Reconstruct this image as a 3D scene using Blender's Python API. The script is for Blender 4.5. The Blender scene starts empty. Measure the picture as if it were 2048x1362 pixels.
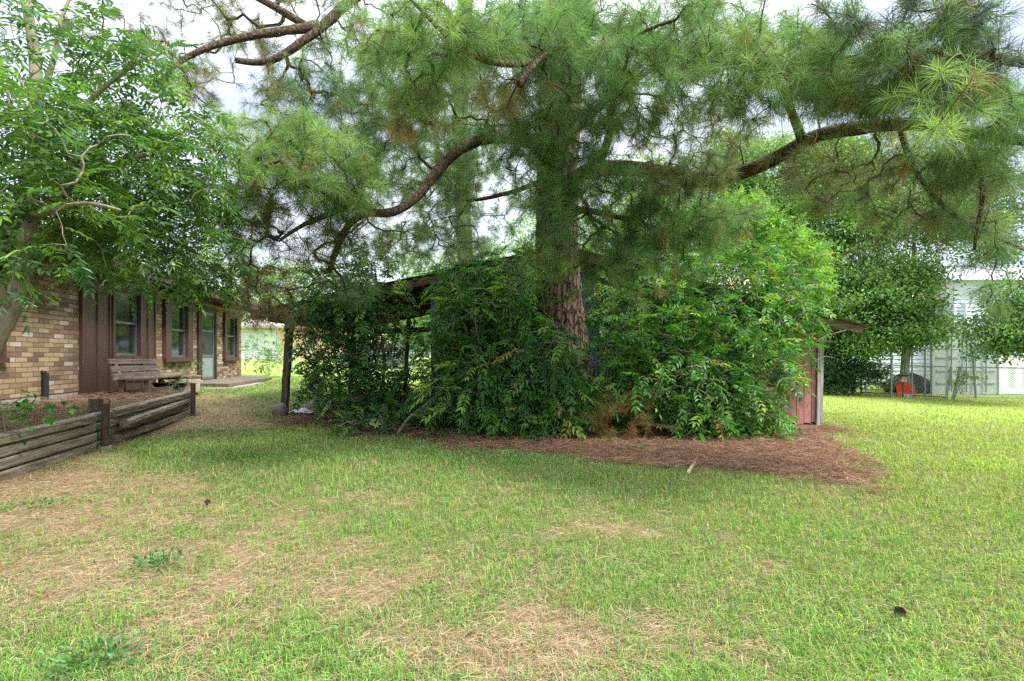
import bpy, math, numpy as np
from mathutils import Vector, Matrix
sc = bpy.context.scene
COL = sc.collection
rng = np.random.default_rng(7)
F, HZ, CH = 1050.0, 712.0, 1.25          # focal (px at 2048 wide), horizon row, camera height
def P(px, py, Y): return np.array([(px-1024)/F*Y, Y, CH-(py-HZ)/F*Y])

# ------------------------------------------------------------------ noise
def _hash(ix, iy, s):
    n = (ix.astype(np.int64)*374761393 + iy.astype(np.int64)*668265263 + s*1442695040) & 0xffffffff
    n = ((n ^ (n >> 13))*1274126177) & 0xffffffff
    return ((n ^ (n >> 16)) & 0xffff)/65535.0
def vnoise(x, y, s=0):
    x = np.asarray(x, float); y = np.asarray(y, float)
    ix = np.floor(x); iy = np.floor(y); fx = x-ix; fy = y-iy
    fx = fx*fx*(3-2*fx); fy = fy*fy*(3-2*fy)
    a = _hash(ix, iy, s); b = _hash(ix+1, iy, s); c = _hash(ix, iy+1, s); d = _hash(ix+1, iy+1, s)
    return (a*(1-fx)+b*fx)*(1-fy)+(c*(1-fx)+d*fx)*fy
def fbm(x, y, o=4, s=0):
    v = 0; a = .5; t = 0
    for i in range(o):
        v = v+a*vnoise(np.asarray(x)*2**i, np.asarray(y)*2**i, s+i); t += a; a *= .55
    return v/t

# ------------------------------------------------------------------ terrain
CT = np.array([(0,-6,0),(0,0,0),(0,3,0),(0,6,0),(-3,3,.02),(-4.6,4.9,.1),(-5.1,6.7,.1),(-5.75,9.4,.17),(-5.8,10.4,.27),
 (-6.7,11.3,.42),(-7,13,.43),(-7.6,17.5,.46),(-4.5,10.6,.1),(-3,7,.03),(0,9,0),(1,13,0),(5.8,10.5,-.15),(3,5,-.02),
 (6,6,-.1),(9,9,-.22),(14.2,21.4,-.28),(16.9,17.3,-.37),(10,15,-.25),(0,25,.12),(-14,30,.2),(-5,32,.2),(-20,43,.95),
 (-8,44,.9),(20,40,-.1),(45,40,0),(-45,60,1.),(0,80,.8),(60,80,.4),(-9,2,.1),(-14,10,.4),(20,0,-.25),(0,-40,0),(-60,0,.3),(70,0,-.2)])
def _phi(d2): return np.sqrt(d2+6.25)
_A = _phi(((CT[:,None,:2]-CT[None,:,:2])**2).sum(-1))
_n = len(CT)
_M = np.zeros((_n+1,_n+1)); _M[:_n,:_n] = _A+np.eye(_n)*-.02; _M[_n,:_n] = 1; _M[:_n,_n] = 1
_W = np.linalg.solve(_M, np.append(CT[:,2],0))
def gz(x, y):
    x = np.asarray(x,float); y = np.asarray(y,float); sh = x.shape
    x = x.ravel(); y = y.ravel(); out = np.empty(len(x))
    for i in range(0, len(x), 100000):
        a, b = x[i:i+100000], y[i:i+100000]
        d2 = (a[:,None]-CT[None,:,0])**2+(b[:,None]-CT[None,:,1])**2
        out[i:i+100000] = _phi(d2)@_W[:_n]+_W[_n]
    r = np.hypot(x, y)
    k = np.clip((r-70)/60,0,1)
    out = out*(1-k)+.7*k+.018*(fbm(x*1.3,y*1.3,3,5)-.5)*2
    return out.reshape(sh)
def gz1(x, y): return float(gz(np.array([x]), np.array([y]))[0])
def G(px, py):
    """ground point seen at a pixel"""
    Y = 5.
    for _ in range(30):
        X = (px-1024)/F*Y
        Y = .5*Y+.5*min((CH-gz1(X,Y))*F/(py-HZ), 60)
    return (px-1024)/F*Y, Y

# ------------------------------------------------------------------ mesh plumbing
class Geo:
    def __init__(s): s.v=[]; s.q=[]; s.t=[]; s.n=0; s.c=[]; s.ng=[]
    def add(s, v, q=None, t=None, c=None):
        v = np.asarray(v,float).reshape(-1,3)
        if q is not None and len(q): s.q.append(np.asarray(q).reshape(-1,4)+s.n)
        if t is not None and len(t): s.t.append(np.asarray(t).reshape(-1,3)+s.n)
        s.v.append(v)
        if c is not None:
            c = np.asarray(c,float)
            if c.ndim == 1: c = np.tile(c,(len(v),1))
            s.c.append(c)
        s.n += len(v); return s
    def box(s, a, b, R=None, o=(0,0,0)):
        x0,y0,z0 = a; x1,y1,z1 = b
        v = np.array([(x0,y0,z0),(x1,y0,z0),(x1,y1,z0),(x0,y1,z0),(x0,y0,z1),(x1,y0,z1),(x1,y1,z1),(x0,y1,z1)],float)
        if R is not None: v = v@np.asarray(R).T
        v = v+np.asarray(o)
        return s.add(v, [(0,3,2,1),(4,5,6,7),(0,1,5,4),(1,2,6,5),(2,3,7,6),(3,0,4,7)])
    def beam(s, p, q, w, h, jit=0, segs=1, chamfer=.12, roll=0):
        """rectangular bar p->q, width w (sideways) height h, chamfered, optionally wobbly"""
        p = np.asarray(p,float); q = np.asarray(q,float); d = q-p; L = np.linalg.norm(d); d /= L
        up = np.array([0,0,1.]) if abs(d[2])<.95 else np.array([0,1.,0])
        sd = np.cross(d,up); sd /= np.linalg.norm(sd); up = np.cross(sd,d)
        if roll: sd, up = sd*math.cos(roll)+up*math.sin(roll), up*math.cos(roll)-sd*math.sin(roll)
        c = chamfer*min(w,h)
        prof = [(-w/2+c,-h/2),(w/2-c,-h/2),(w/2,-h/2+c),(w/2,h/2-c),(w/2-c,h/2),(-w/2+c,h/2),(-w/2,h/2-c),(-w/2,-h/2+c)]
        rings = []
        for i in range(segs+1):
            f = i/segs; o = p+d*L*f
            j = (rng.random(2)-.5)*jit if 0<i<segs else np.zeros(2)
            rings.append([o+sd*(a+j[0])+up*(b+j[1]) for a,b in prof])
        v = np.array(rings).reshape(-1,3); qd = []
        for i in range(segs):
            for k in range(8):
                k2 = (k+1)%8; qd.append((i*8+k,i*8+k2,(i+1)*8+k2,(i+1)*8+k))
        e = len(v)-8
        qd += [(0,7,2,1)[::1],(2,7,6,3),(3,6,5,4),(e,e+1,e+2,e+7),(e+2,e+3,e+6,e+7),(e+3,e+4,e+5,e+6)]
        return s.add(v, qd)
    def tube(s, pts, rad, sides=8, cap=True, wob=0, seed=0):
        pts = np.asarray(pts,float); n = len(pts)
        rad = np.broadcast_to(np.asarray(rad,float),(n,))
        T = np.gradient(pts,axis=0); T /= np.linalg.norm(T,axis=1)[:,None]+1e-12
        u = np.cross(T[0],(0,0,1.)) ; 
        if np.linalg.norm(u)<.1: u = np.cross(T[0],(0,1.,0))
        u /= np.linalg.norm(u); V = []
        ang = np.arange(sides)/sides*2*math.pi
        for i in range(n):
            u = u-T[i]*np.dot(u,T[i]); u /= np.linalg.norm(u); w = np.cross(T[i],u)
            r = rad[i]
            if wob: r = r*(1+wob*(fbm(ang*sides/6.+seed, np.full(sides,i*.7+seed),3,11)-.5)*2)
            r = np.broadcast_to(r,(sides,))
            V.append(pts[i]+np.cos(ang)[:,None]*u*r[:,None]+np.sin(ang)[:,None]*w*r[:,None])
        V = np.array(V).reshape(-1,3)
        i = np.arange(n-1)[:,None]*sides; k = np.arange(sides)[None]; k2 = (k+1)%sides
        Q = np.stack([i+k,i+k2,i+sides+k2,i+sides+k],-1).reshape(-1,4); t = []
        if cap:
            V = np.vstack([V,pts[0],pts[-1]]); a = len(V)-2; b = a+1; e = (n-1)*sides
            for m in range(sides):
                m2 = (m+1)%sides; t += [(a,m2,m),(b,e+m,e+m2)]
        return s.add(V, Q, t)
    def prism(s, poly, d, axis=1):
        """polygon in the plane normal to axis, extruded by d=(lo,hi) along it (convex or earcut by fan from centroid)"""
        n = len(poly); V = []
        for dd in d:
            for a,b in poly:
                V.append({0:(dd,a,b),1:(a,dd,b),2:(a,b,dd)}[axis])
        c = np.mean(np.array(poly),0)
        for dd in d: V.append({0:(dd,c[0],c[1]),1:(c[0],dd,c[1]),2:(c[0],c[1],dd)}[axis])
        q = [(i,(i+1)%n,n+(i+1)%n,n+i) for i in range(n)]
        t = [(2*n,(i+1)%n,i) for i in range(n)]+[(2*n+1,n+i,n+(i+1)%n) for i in range(n)]
        return s.add(V,q,t)
def mk(name, geo, mat, parent=None, origin=None, smooth=False):
    v = np.vstack(geo.v).astype(np.float32)
    if parent is None or origin is not None:
        if origin is None:
            lo, hi = v.min(0), v.max(0); origin = ((lo[0]+hi[0])/2,(lo[1]+hi[1])/2,lo[2])
        v = v-np.array(origin,np.float32)
    elif not parent.get('_local'):
        v = v-np.array(wloc(parent),np.float32)
    q = np.vstack(geo.q) if geo.q else np.zeros((0,4),int)
    t = np.vstack(geo.t) if geo.t else np.zeros((0,3),int)
    me = bpy.data.meshes.new(name)
    me.vertices.add(len(v)); me.vertices.foreach_set('co', v.ravel())
    li = np.concatenate([q.ravel(), t.ravel()]).astype(np.int32)
    me.loops.add(len(li)); me.loops.foreach_set('vertex_index', li)
    me.polygons.add(len(q)+len(t))
    ls = np.concatenate([np.arange(len(q))*4, len(q)*4+np.arange(len(t))*3]).astype(np.int32)
    me.polygons.foreach_set('loop_start', ls)
    me.polygons.foreach_set('use_smooth', np.full(len(ls), smooth))
    if geo.c:
        c = np.vstack(geo.c); c = np.hstack([c,np.ones((len(c),1))]) if c.shape[1]==3 else c
        at = me.color_attributes.new('Col','FLOAT_COLOR','POINT'); at.data.foreach_set('color', c.astype(np.float32).ravel())
    me.update(calc_edges=True); me.validate()
    me.materials.append(mat)
    o = bpy.data.objects.new(name, me); COL.objects.link(o)
    if parent is not None: o.parent = parent
    if origin is not None and parent is None: o.location = origin
    return o
def wloc(o):
    l = np.array(o.location); p = o.parent
    while p is not None: l = l+np.array(p.location); p = p.parent
    return l
def tag(o, label, cat, group=None, kind=None):
    if label: o['label'] = label
    if cat: o['category'] = cat
    if group: o['group'] = group
    if kind: o['kind'] = kind
    return o
def thing(name, loc, label, cat, group=None, rz=0, local=False):
    o = bpy.data.objects.new(name, None); COL.objects.link(o); o.empty_display_size = .2
    o.location = loc; o.rotation_euler = (0,0,rz)
    if local: o['_local'] = 1
    return tag(o, label, cat, group)
def sub(name, geo, mat, parent, smooth=False):
    """child of a mesh part (the part itself sits at its thing's origin)"""
    root = parent
    while root.parent: root = root.parent
    v = geo
    o = mk(name, v, mat, root, smooth=smooth); o.parent = parent; return o

# ------------------------------------------------------------------ materials
def newmat(name):
    m = bpy.data.materials.new(name); m.use_nodes = True; nt = m.node_tree
    b = nt.nodes['Principled BSDF']; return m, nt, b
def lin(c):
    return tuple(((x/255)/12.92 if x/255<=.04045 else ((x/255+.055)/1.055)**2.4) for x in c)+(1,)
def rampn(nt, stops, fac, interp='LINEAR'):
    r = nt.nodes.new('ShaderNodeValToRGB'); r.color_ramp.interpolation = interp
    e = r.color_ramp.elements
    while len(e)<len(stops): e.new(.5)
    for i,(p,c) in enumerate(stops): e[i].position = p; e[i].color = c if len(c)==4 else tuple(c)+(1,)
    nt.links.new(fac, r.inputs[0]); return r.outputs[0]
def noise(nt, scale, detail=6, vec=None, rough=.6, dist=0):
    n = nt.nodes.new('ShaderNodeTexNoise'); n.inputs['Scale'].default_value = scale; n.inputs['Detail'].default_value = detail
    n.inputs['Roughness'].default_value = rough; n.inputs['Distortion'].default_value = dist
    if vec: nt.links.new(vec, n.inputs['Vector'])
    return n.outputs['Fac']
def coord(nt, scale=(1,1,1), rot=(0,0,0)):
    tc = nt.nodes.new('ShaderNodeTexCoord'); mp = nt.nodes.new('ShaderNodeMapping')
    mp.inputs['Scale'].default_value = scale; mp.inputs['Rotation'].default_value = rot
    nt.links.new(tc.outputs['Object'], mp.inputs['Vector']); return mp.outputs[0]
def bump(nt, b, h, strength=.5, dist=.01):
    n = nt.nodes.new('ShaderNodeBump'); n.inputs['Strength'].default_value = strength; n.inputs['Distance'].default_value = dist
    nt.links.new(h, n.inputs['Height']); nt.links.new(n.outputs[0], b.inputs['Normal']); return n
def mixc(nt, a, b, fac, mode='MIX'):
    m = nt.nodes.new('ShaderNodeMix'); m.data_type = 'RGBA'; m.blend_type = mode
    for s,v in ((6,a),(7,b),(0,fac)):
        if hasattr(v,'links'): nt.links.new(v, m.inputs[s])
        else: m.inputs[s].default_value = v
    return m.outputs[2]
def M2(name, c1, c2, scale=8, rough=.8, bmp=.3, bd=.01, stretch=(1,1,1), c3=None, metal=0, spec=.3, detail=8, bscale=None):
    m, nt, b = newmat(name); v = coord(nt, stretch)
    f = noise(nt, scale, detail, v, .65)
    st = [(.3,c1),(.7,c2)] if c3 is None else [(.28,c1),(.5,c2),(.68,c3)]
    c = rampn(nt, st, f)
    nt.links.new(c, b.inputs['Base Color']); b.inputs['Roughness'].default_value = rough
    b.inputs['Metallic'].default_value = metal; b.inputs['Specular IOR Level'].default_value = spec
    if bmp: bump(nt, b, noise(nt, bscale or scale*4, 6, v, .7), bmp, bd)
    return m
def leafmat(name, transl=.35, rough=.45, spec=.35, var=.35):
    m, nt, b = newmat(name)
    a = nt.nodes.new('ShaderNodeAttribute'); a.attribute_name = 'Col'
    v = coord(nt); f = noise(nt, 9, 3, v)
    c = mixc(nt, a.outputs['Color'], rampn(nt, [(.3,(1-var,)*3+(1,)),(.7,(1+var*.3,)*3+(1,))], f), 1., 'MULTIPLY')
    nt.links.new(c, b.inputs['Base Color']); b.inputs['Roughness'].default_value = rough; b.inputs['Specular IOR Level'].default_value = spec
    if transl:
        t = nt.nodes.new('ShaderNodeBsdfTranslucent'); ms = nt.nodes.new('ShaderNodeMixShader'); ms.inputs[0].default_value = transl
        c2 = mixc(nt, c, (1.12,1.18,.72,1), 1., 'MULTIPLY')
        nt.links.new(c2, t.inputs[0]); nt.links.new(b.outputs[0], ms.inputs[1]); nt.links.new(t.outputs[0], ms.inputs[2])
        nt.links.new(ms.outputs[0], nt.nodes['Material Output'].inputs[0])
    return m
def barkmat(name, c1, c2, c3, sc_=14, vs=.3, bd=.03):
    m, nt, b = newmat(name); v = coord(nt, (1,1,vs))
    vo = nt.nodes.new('ShaderNodeTexVoronoi'); vo.feature = 'DISTANCE_TO_EDGE'; vo.inputs['Scale'].default_value = sc_
    nz = nt.nodes.new('ShaderNodeTexNoise'); nz.inputs['Scale'].default_value = sc_*.9; nz.inputs['Detail'].default_value = 6
    nt.links.new(v, nz.inputs['Vector'])
    vm = nt.nodes.new('ShaderNodeVectorMath'); vm.operation = 'MULTIPLY_ADD'
    nt.links.new(nz.outputs['Color'], vm.inputs[0]); vm.inputs[1].default_value = (.12,)*3; nt.links.new(v, vm.inputs[2])
    nt.links.new(vm.outputs[0], vo.inputs['Vector'])
    f = noise(nt, 30, 8, v)
    c = rampn(nt, [(.3,c2),(.7,c3)], f)
    e = rampn(nt, [(0.02,(0,0,0,1)),(.16,(1,1,1,1))], vo.outputs['Distance'])
    c = mixc(nt, c1, c, e)
    nt.links.new(c, b.inputs['Base Color']); b.inputs['Roughness'].default_value = .9; b.inputs['Specular IOR Level'].default_value = .15
    h = mixc(nt, e, f, .3)
    bump(nt, b, h, .9, bd); return m

def brickmat(name, vertical=False, stops=None):
    m, nt, b = newmat(name)
    tc = nt.nodes.new('ShaderNodeTexCoord'); sp = nt.nodes.new('ShaderNodeSeparateXYZ'); cb = nt.nodes.new('ShaderNodeCombineXYZ')
    nt.links.new(tc.outputs['Object'], sp.inputs[0])
    if vertical: nt.links.new(sp.outputs[2], cb.inputs[0]); nt.links.new(sp.outputs[0], cb.inputs[1])
    else: nt.links.new(sp.outputs[0], cb.inputs[0]); nt.links.new(sp.outputs[2], cb.inputs[1])
    br = nt.nodes.new('ShaderNodeTexBrick'); nt.links.new(cb.outputs[0], br.inputs[0])
    br.inputs['Scale'].default_value = 1; br.inputs['Brick Width'].default_value = .25; br.inputs['Row Height'].default_value = .077
    if vertical: br.offset = 0
    br.inputs['Mortar Size'].default_value = .006; br.inputs['Mortar Smooth'].default_value = .25; br.inputs['Bias'].default_value = 0
    br.inputs['Color1'].default_value = (0,0,0,1); br.inputs['Color2'].default_value = (1,1,1,1); br.inputs['Mortar'].default_value = (0,0,0,1)
    stops = stops or [(0,lin((114,94,78))),(.15,lin((128,106,88))),(.32,lin((142,120,96))),(.5,lin((158,138,110))),(.72,lin((170,150,122))),(.9,lin((184,172,162)))]
    c = rampn(nt, stops, br.outputs['Color'], 'CONSTANT')
    n1 = noise(nt, 60, 8, tc.outputs['Object'], .75)
    c = mixc(nt, c, rampn(nt, [(.3,(.55,.52,.5,1)),(.6,(1.08,1.08,1.08,1))], n1), .75, 'MULTIPLY')
    n2 = noise(nt, 1.2, 5, tc.outputs['Object'])
    c = mixc(nt, c, rampn(nt, [(.35,(.78,.74,.7,1)),(.6,(1.05,1.05,1.03,1))], n2), .8, 'MULTIPLY')
    c = mixc(nt, c, lin((96,82,68)), br.outputs['Fac'])
    nt.links.new(c, b.inputs['Base Color']); b.inputs['Roughness'].default_value = .9; b.inputs['Specular IOR Level'].default_value = .2
    inv = nt.nodes.new('ShaderNodeMath'); inv.operation = 'MULTIPLY_ADD'; nt.links.new(br.outputs['Fac'], inv.inputs[0]); inv.inputs[1].default_value = -1
    nt.links.new(n1, inv.inputs[2]); bump(nt, b, inv.outputs[0], .8, .008)
    return m

MAT = {}
MAT['brick'] = brickmat('brick'); MAT['soldier'] = brickmat('soldier_brick', True)
MAT['concrete'] = M2('concrete', lin((118,112,100)), lin((160,154,142)), 5, .9, .4, .01, c3=lin((140,132,118)))
MAT['patio'] = M2('patio_concrete', lin((70,62,54)), lin((120,108,96)), 4, .9, .4, .01, c3=lin((92,82,72)))
MAT['brown'] = M2('brown_paint', lin((66,44,40)), lin((82,58,52)), 3, .55, .25, .003, (6,6,.6), spec=.4)
MAT['dkbrown'] = M2('dark_brown_wood', lin((46,34,30)), lin((62,48,42)), 5, .6, .25, .003)
MAT['shingle'] = M2('shingle', lin((70,58,50)), lin((104,90,78)), 12, .95, .5, .01)
MAT['alu'] = M2('grey_aluminium', lin((96,102,104)), lin((120,126,126)), 4, .4, .05, .001, metal=.4)
MAT['screen'] = M2('insect_screen', lin((38,42,42)), lin((58,62,60)), 2, .6, 0, spec=.4)
MAT['doorpanel'] = M2('door_kick_panel', lin((120,134,128)), lin((140,152,146)), 3, .5, .05, .002)
m, nt, b = newmat('window_glass'); b.inputs['Base Color'].default_value = (.015,.02,.018,1); b.inputs['Roughness'].default_value = .06; b.inputs['Specular IOR Level'].default_value = 1.0; b.inputs['IOR'].default_value = 1.9
bump(nt, b, noise(nt, 1.5, 2, coord(nt)), .08, .02); MAT['glass'] = m
MAT['timber'] = M2('weathered_timber', lin((70,66,52)), lin((122,116,96)), 4, .9, .8, .012, (2,2,8), c3=lin((98,94,74)), detail=10)
def woodmat(name, a, b_, c_, axis='x', sc_=3.5):
    st = {'x':(.6,9,9),'z':(9,9,.6),'y':(9,.6,9)}[axis]
    return M2(name, a, b_, sc_, .9, .7, .008, st, c3=c_, detail=10)
MAT['tbr'] = woodmat('old_timber', lin((70,62,50)), lin((124,116,96)), lin((166,158,136)), 'x', 4.5)
MAT['benchwood'] = woodmat('bench_wood', lin((62,52,46)), lin((98,86,76)), lin((132,118,104)), 'x')
MAT['postwood'] = woodmat('post_wood', lin((58,50,40)), lin((86,76,60)), lin((112,102,84)), 'z')
MAT['shedwood'] = woodmat('rafter_wood', lin((64,54,42)), lin((100,88,70)), lin((128,114,92)), 'x')
MAT['greyboard'] = woodmat('grey_board', lin((104,100,94)), lin((148,144,136)), lin((186,182,176)), 'z')
MAT['rust'] = M2('rust', lin((66,50,44)), lin((98,74,62)), 14, .9, .5, .003)
MAT['galv'] = M2('galvanised', lin((100,112,118)), lin((146,158,164)), 5, .5, .1, .002, (1,1,.35), metal=.35, c3=lin((122,132,136)))
MAT['rustroof'] = M2('old_roof_metal', lin((52,50,48)), lin((110,104,94)), 4, .75, .2, .003, c3=lin((78,66,56)), metal=.1)
MAT['redpaint'] = M2('faded_red_siding', lin((124,78,74)), lin((172,124,116)), 7, .9, .3, .004, (3,3,.7), c3=lin((148,96,90)))
MAT['rock'] = M2('field_stone', lin((92,82,72)), lin((142,130,116)), 6, .9, .6, .02)
MAT['stick'] = M2('dead_wood', lin((96,84,72)), lin((150,138,122)), 9, .9, .5, .004)
MAT['cutwood'] = M2('cut_wood', lin((150,130,100)), lin((196,180,150)), 9, .9, .5, .004)
MAT['cooler'] = M2('cooler_plastic', lin((176,160,144)), lin((196,182,168)), 3, .55, .05, .002)
MAT['coolerlid'] = M2('cooler_lid', lin((120,92,84)), lin((140,110,100)), 3, .55, .05, .002)
MAT['black'] = M2('black_rubber', lin((26,26,28)), lin((46,46,48)), 5, .7, .2, .003)
MAT['bark_pine'] = barkmat('pine_bark', lin((54,42,36)), lin((104,86,74)), lin((142,122,108)))
MAT['limb_pine'] = barkmat('pine_limb_bark', lin((50,40,34)), lin((84,68,58)), lin((122,104,90)), 24, .6, .012)
MAT['twig'] = M2('twig_bark', lin((58,46,38)), lin((88,72,60)), 20, .9, 0)
MAT['bark_grey'] = M2('smooth_grey_bark', lin((92,86,72)), lin((138,130,112)), 8, .9, .5, .006, (1,1,.4), c3=lin((112,104,88)))
MAT['bark_pale'] = M2('pale_bark', lin((120,116,106)), lin((170,166,156)), 6, .9, .4, .01, (1,1,.5))
MAT['needle'] = leafmat('pine_needles', .42, .5, .3, .25)
MAT['leaf'] = leafmat('leaves', .42, .42, .4, .3)
MAT['grass'] = leafmat('grass_blades', .3, .6, .2, .2)
MAT['straw'] = leafmat('fallen_pine_straw', .1, .8, .15, .3)
MAT['whitesiding'] = M2('white_siding', lin((206,210,216)), lin((224,226,230)), 2, .7, 0)
MAT['peach'] = M2('tan_brick_far', lin((200,172,142)), lin((216,190,160)), 10, .9, 0)
MAT['farroof'] = M2('far_roof', lin((158,144,138)), lin((184,170,164)), 10, .95, 0)
MAT['bluesiding'] = M2('blue_grey_siding', lin((194,204,216)), lin((214,220,228)), 2, .8, 0)
MAT['greyroof'] = M2('grey_far_roof', lin((140,140,144)), lin((165,165,168)), 8, .95, 0)
MAT['pinkroof'] = M2('salmon_far_roof', lin((190,150,138)), lin((214,180,168)), 8, .95, 0)
MAT['contgreen'] = M2('container_grey_green', lin((158,166,164)), lin((176,184,182)), 3, .6, .1, .003)
MAT['contwhite'] = M2('container_white', lin((222,224,226)), lin((236,238,240)), 3, .6, .05, .003)
MAT['fence'] = M2('galvanised_pipe', lin((124,130,136)), lin((160,166,172)), 6, .5, .05, .001, metal=.4)
MAT['orange'] = M2('orange_plastic', lin((214,66,34)), lin((236,92,50)), 6, .5, 0)
MAT['carpaint'] = M2('silver_grey_paint', lin((112,116,122)), lin((128,132,138)), 2, .3, 0, metal=.5, spec=.5)
m, nt, b = newmat('tail_light_red'); b.inputs['Base Color'].default_value = (.5,.02,.02,1); b.inputs['Roughness'].default_value = .2; MAT['tail'] = m
MAT['tarp'] = M2('crumpled_sheet', lin((38,44,52)), lin((214,218,226)), 9, .5, .2, .01, c3=lin((90,100,112)))
MAT['yellow'] = M2('yellow_leaf', lin((226,170,24)), lin((240,190,40)), 9, .6, 0)
MAT['bluedark'] = M2('dark_blue_plastic', lin((40,52,70)), lin((60,74,92)), 4, .5, 0)

# ------------------------------------------------------------------ ground masks
_pf = [(-6,9.6),(-4.3,9.4),(-3.4,9.4),(-2.2,8.4),(-.6,7.5),(.2,7.1),(1.05,6.45),(2.0,5.75),(2.7,5.35),(3.4,5.1),(4.3,6.6),(5.2,8.8),(6.2,9.9),(7,16)]
_pf = np.array(_pf)
def strawmask(x, y):
    yf = np.interp(x, _pf[:,0], _pf[:,1])
    e = (fbm(x*1.3, y*1.3, 4, 31)-.5)*1.7+(fbm(x*6, y*6, 3, 37)-.5)*1.1
    m = np.clip((y-yf+e+.4)/.6, 0, 1)
    m = m*np.clip((6.9-x)/.5,0,1)*np.clip((x+4.6)/.6,0,1)*np.clip((15.5-y)/1.5,0,1)
    return m
def drymask(x, y):
    yy = np.maximum(y, 1.2); px = 1024+F*x/yy; py = HZ+F*CH/yy
    g = 0
    for cx,cy,sx,sy,a in ((200,1015,400,60,.6),(560,1180,520,150,.42),(100,1200,300,110,.3),(60,958,260,34,.8),(1170,1060,170,50,.3),
        (1330,1310,480,90,.33),(850,1350,500,90,.2),(420,850,230,30,.55),(1750,860,160,14,.3),(1800,905,200,20,.15)):
        g = g+a*np.exp(-((px-cx)/sx)**2-((py-cy)/sy)**2)
    g = g+(fbm(x*1.3,y*1.3,4,3)-.5)*1.0+(fbm(x*6,y*6,3,8)-.5)*.55
    dw = (x+4.74+.245*(y-4.86))                         # strip below the timbers
    g = g+.75*np.exp(-(np.maximum(dw,0)/.35)**2)*(y<10)
    return np.clip((g-.5)*1.7+.5, 0, 1)

# ------------------------------------------------------------------ ground sheet
def axis_pts(dense0, dense1, d, far):
    a = list(np.arange(dense0, dense1+1e-6, d)); s = d; v = dense1
    while v<far: s *= 1.18; v += s; a.append(v)
    s = d; v = dense0
    while v>-far: s *= 1.18; v -= s; a.insert(0, v)
    return np.array(a)
gx = axis_pts(-8, 9, .07, 600); gy = axis_pts(.8, 12, .07, 900)
XX, YY = np.meshgrid(gx, gy); ZZ = gz(XX, YY)
st = strawmask(XX,YY); dr = drymask(XX,YY)
ZZ = ZZ+st*.03*fbm(XX*4,YY*4,3,21)
cg = np.array(lin((106,112,68))[:3]); cd = np.array(lin((142,124,98))[:3]); cs = np.array(lin((118,92,74))[:3])
dd = dr[...,None]; ss = st[...,None]
cc = cg*(1-dd)+cd*dd; cc = cc*(1-ss)+cs*ss
far = np.clip((np.hypot(XX,YY)-13)/6,0,1)[...,None]*(1-ss)
cc = cc*(1-far)+(np.array(lin((142,160,84))[:3])*(1-.2*dd))*far
nx, ny = len(gx), len(gy)
i = np.arange(ny-1)[:,None]*nx+np.arange(nx-1)[None]
Gd = Geo(); Gd.add(np.stack([XX,YY,ZZ],-1).reshape(-1,3), np.stack([i,i+1,i+nx+1,i+nx],-1).reshape(-1,4), c=cc.reshape(-1,3))
m, nt, b = newmat('lawn_soil')
a = nt.nodes.new('ShaderNodeAttribute'); a.attribute_name = 'Col'; v = coord(nt)
f1 = noise(nt, 38, 8, v, .75); f2 = noise(nt, 5, 6, v, .6)
c = mixc(nt, a.outputs['Color'], rampn(nt, [(.3,(.5,.48,.42,1)),(.5,(.92,.9,.85,1)),(.72,(1.35,1.3,1.2,1))], f1), .9, 'MULTIPLY')
c = mixc(nt, c, rampn(nt, [(.3,(.8,.8,.75,1)),(.7,(1.12,1.1,1.1,1))], f2), .8, 'MULTIPLY')
nt.links.new(c, b.inputs['Base Color']); b.inputs['Roughness'].default_value = .95; b.inputs['Specular IOR Level'].default_value = .1
bump(nt, b, noise(nt, 60, 6, v, .8), .9, .02)
g_o = mk('ground', Gd, m, None, (0,0,0), True); tag(g_o, None, None, kind='structure')

# ------------------------------------------------------------------ house frame of reference
HA = np.array([-7.67,9.27]); HU = np.array([-.196,.9806]); HN = np.array([.9806,.196])
HR = math.atan2(HU[1],HU[0])
def hp(s, o, z): return np.array([HA[0]+HU[0]*s+HN[0]*o, HA[1]+HU[1]*s+HN[1]*o, z])
# raised bed between house and timbers
BZ = .5
tl = lambda y: -4.74-.245*(y-4.86)
B = Geo(); ys = np.linspace(-1.5, 12.6, 140); us = np.linspace(0,1,26); V = []; C_ = []
for y in ys:
    x1 = tl(y)-.05 if y<9.7 else tl(9.7)-.05-.75*(y-9.7)**.8
    x0 = HA[0]+HU[0]*(y-HA[1])/HU[1]-.1
    for u in us:
        x = x0+(x1-x0)*u; z = BZ-.03*(1-u)+.05*(fbm(np.array(x*2),np.array(y*2),3,41)-.5)
        z += .03*math.exp(-((u-.15)/.1)**2)
        if y>9.7: z -= .12*max(0,(u-.4)/.6)*min(1,(y-9.7))+.05*min(1,(y-9.7)/2)
        V.append((x,y,z))
V = np.array(V); d = np.clip(.75+(fbm(V[:,0]*2.5,V[:,1]*2.5,4,51)-.5)*1.6,0,1)[:,None]
cb_ = np.array(lin((116,122,72))[:3])*(1-d)+np.array(lin((122,100,82))[:3])*d
i = np.arange(len(ys)-1)[:,None]*26+np.arange(25)[None]
B.add(V, np.stack([i,i+1,i+27,i+26],-1).reshape(-1,4), c=cb_)
bed = mk('planting_bed_ground', B, m, None, (0,0,0), True); tag(bed, None, None, kind='structure')
def bedz(x, y): return BZ+.035
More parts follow.
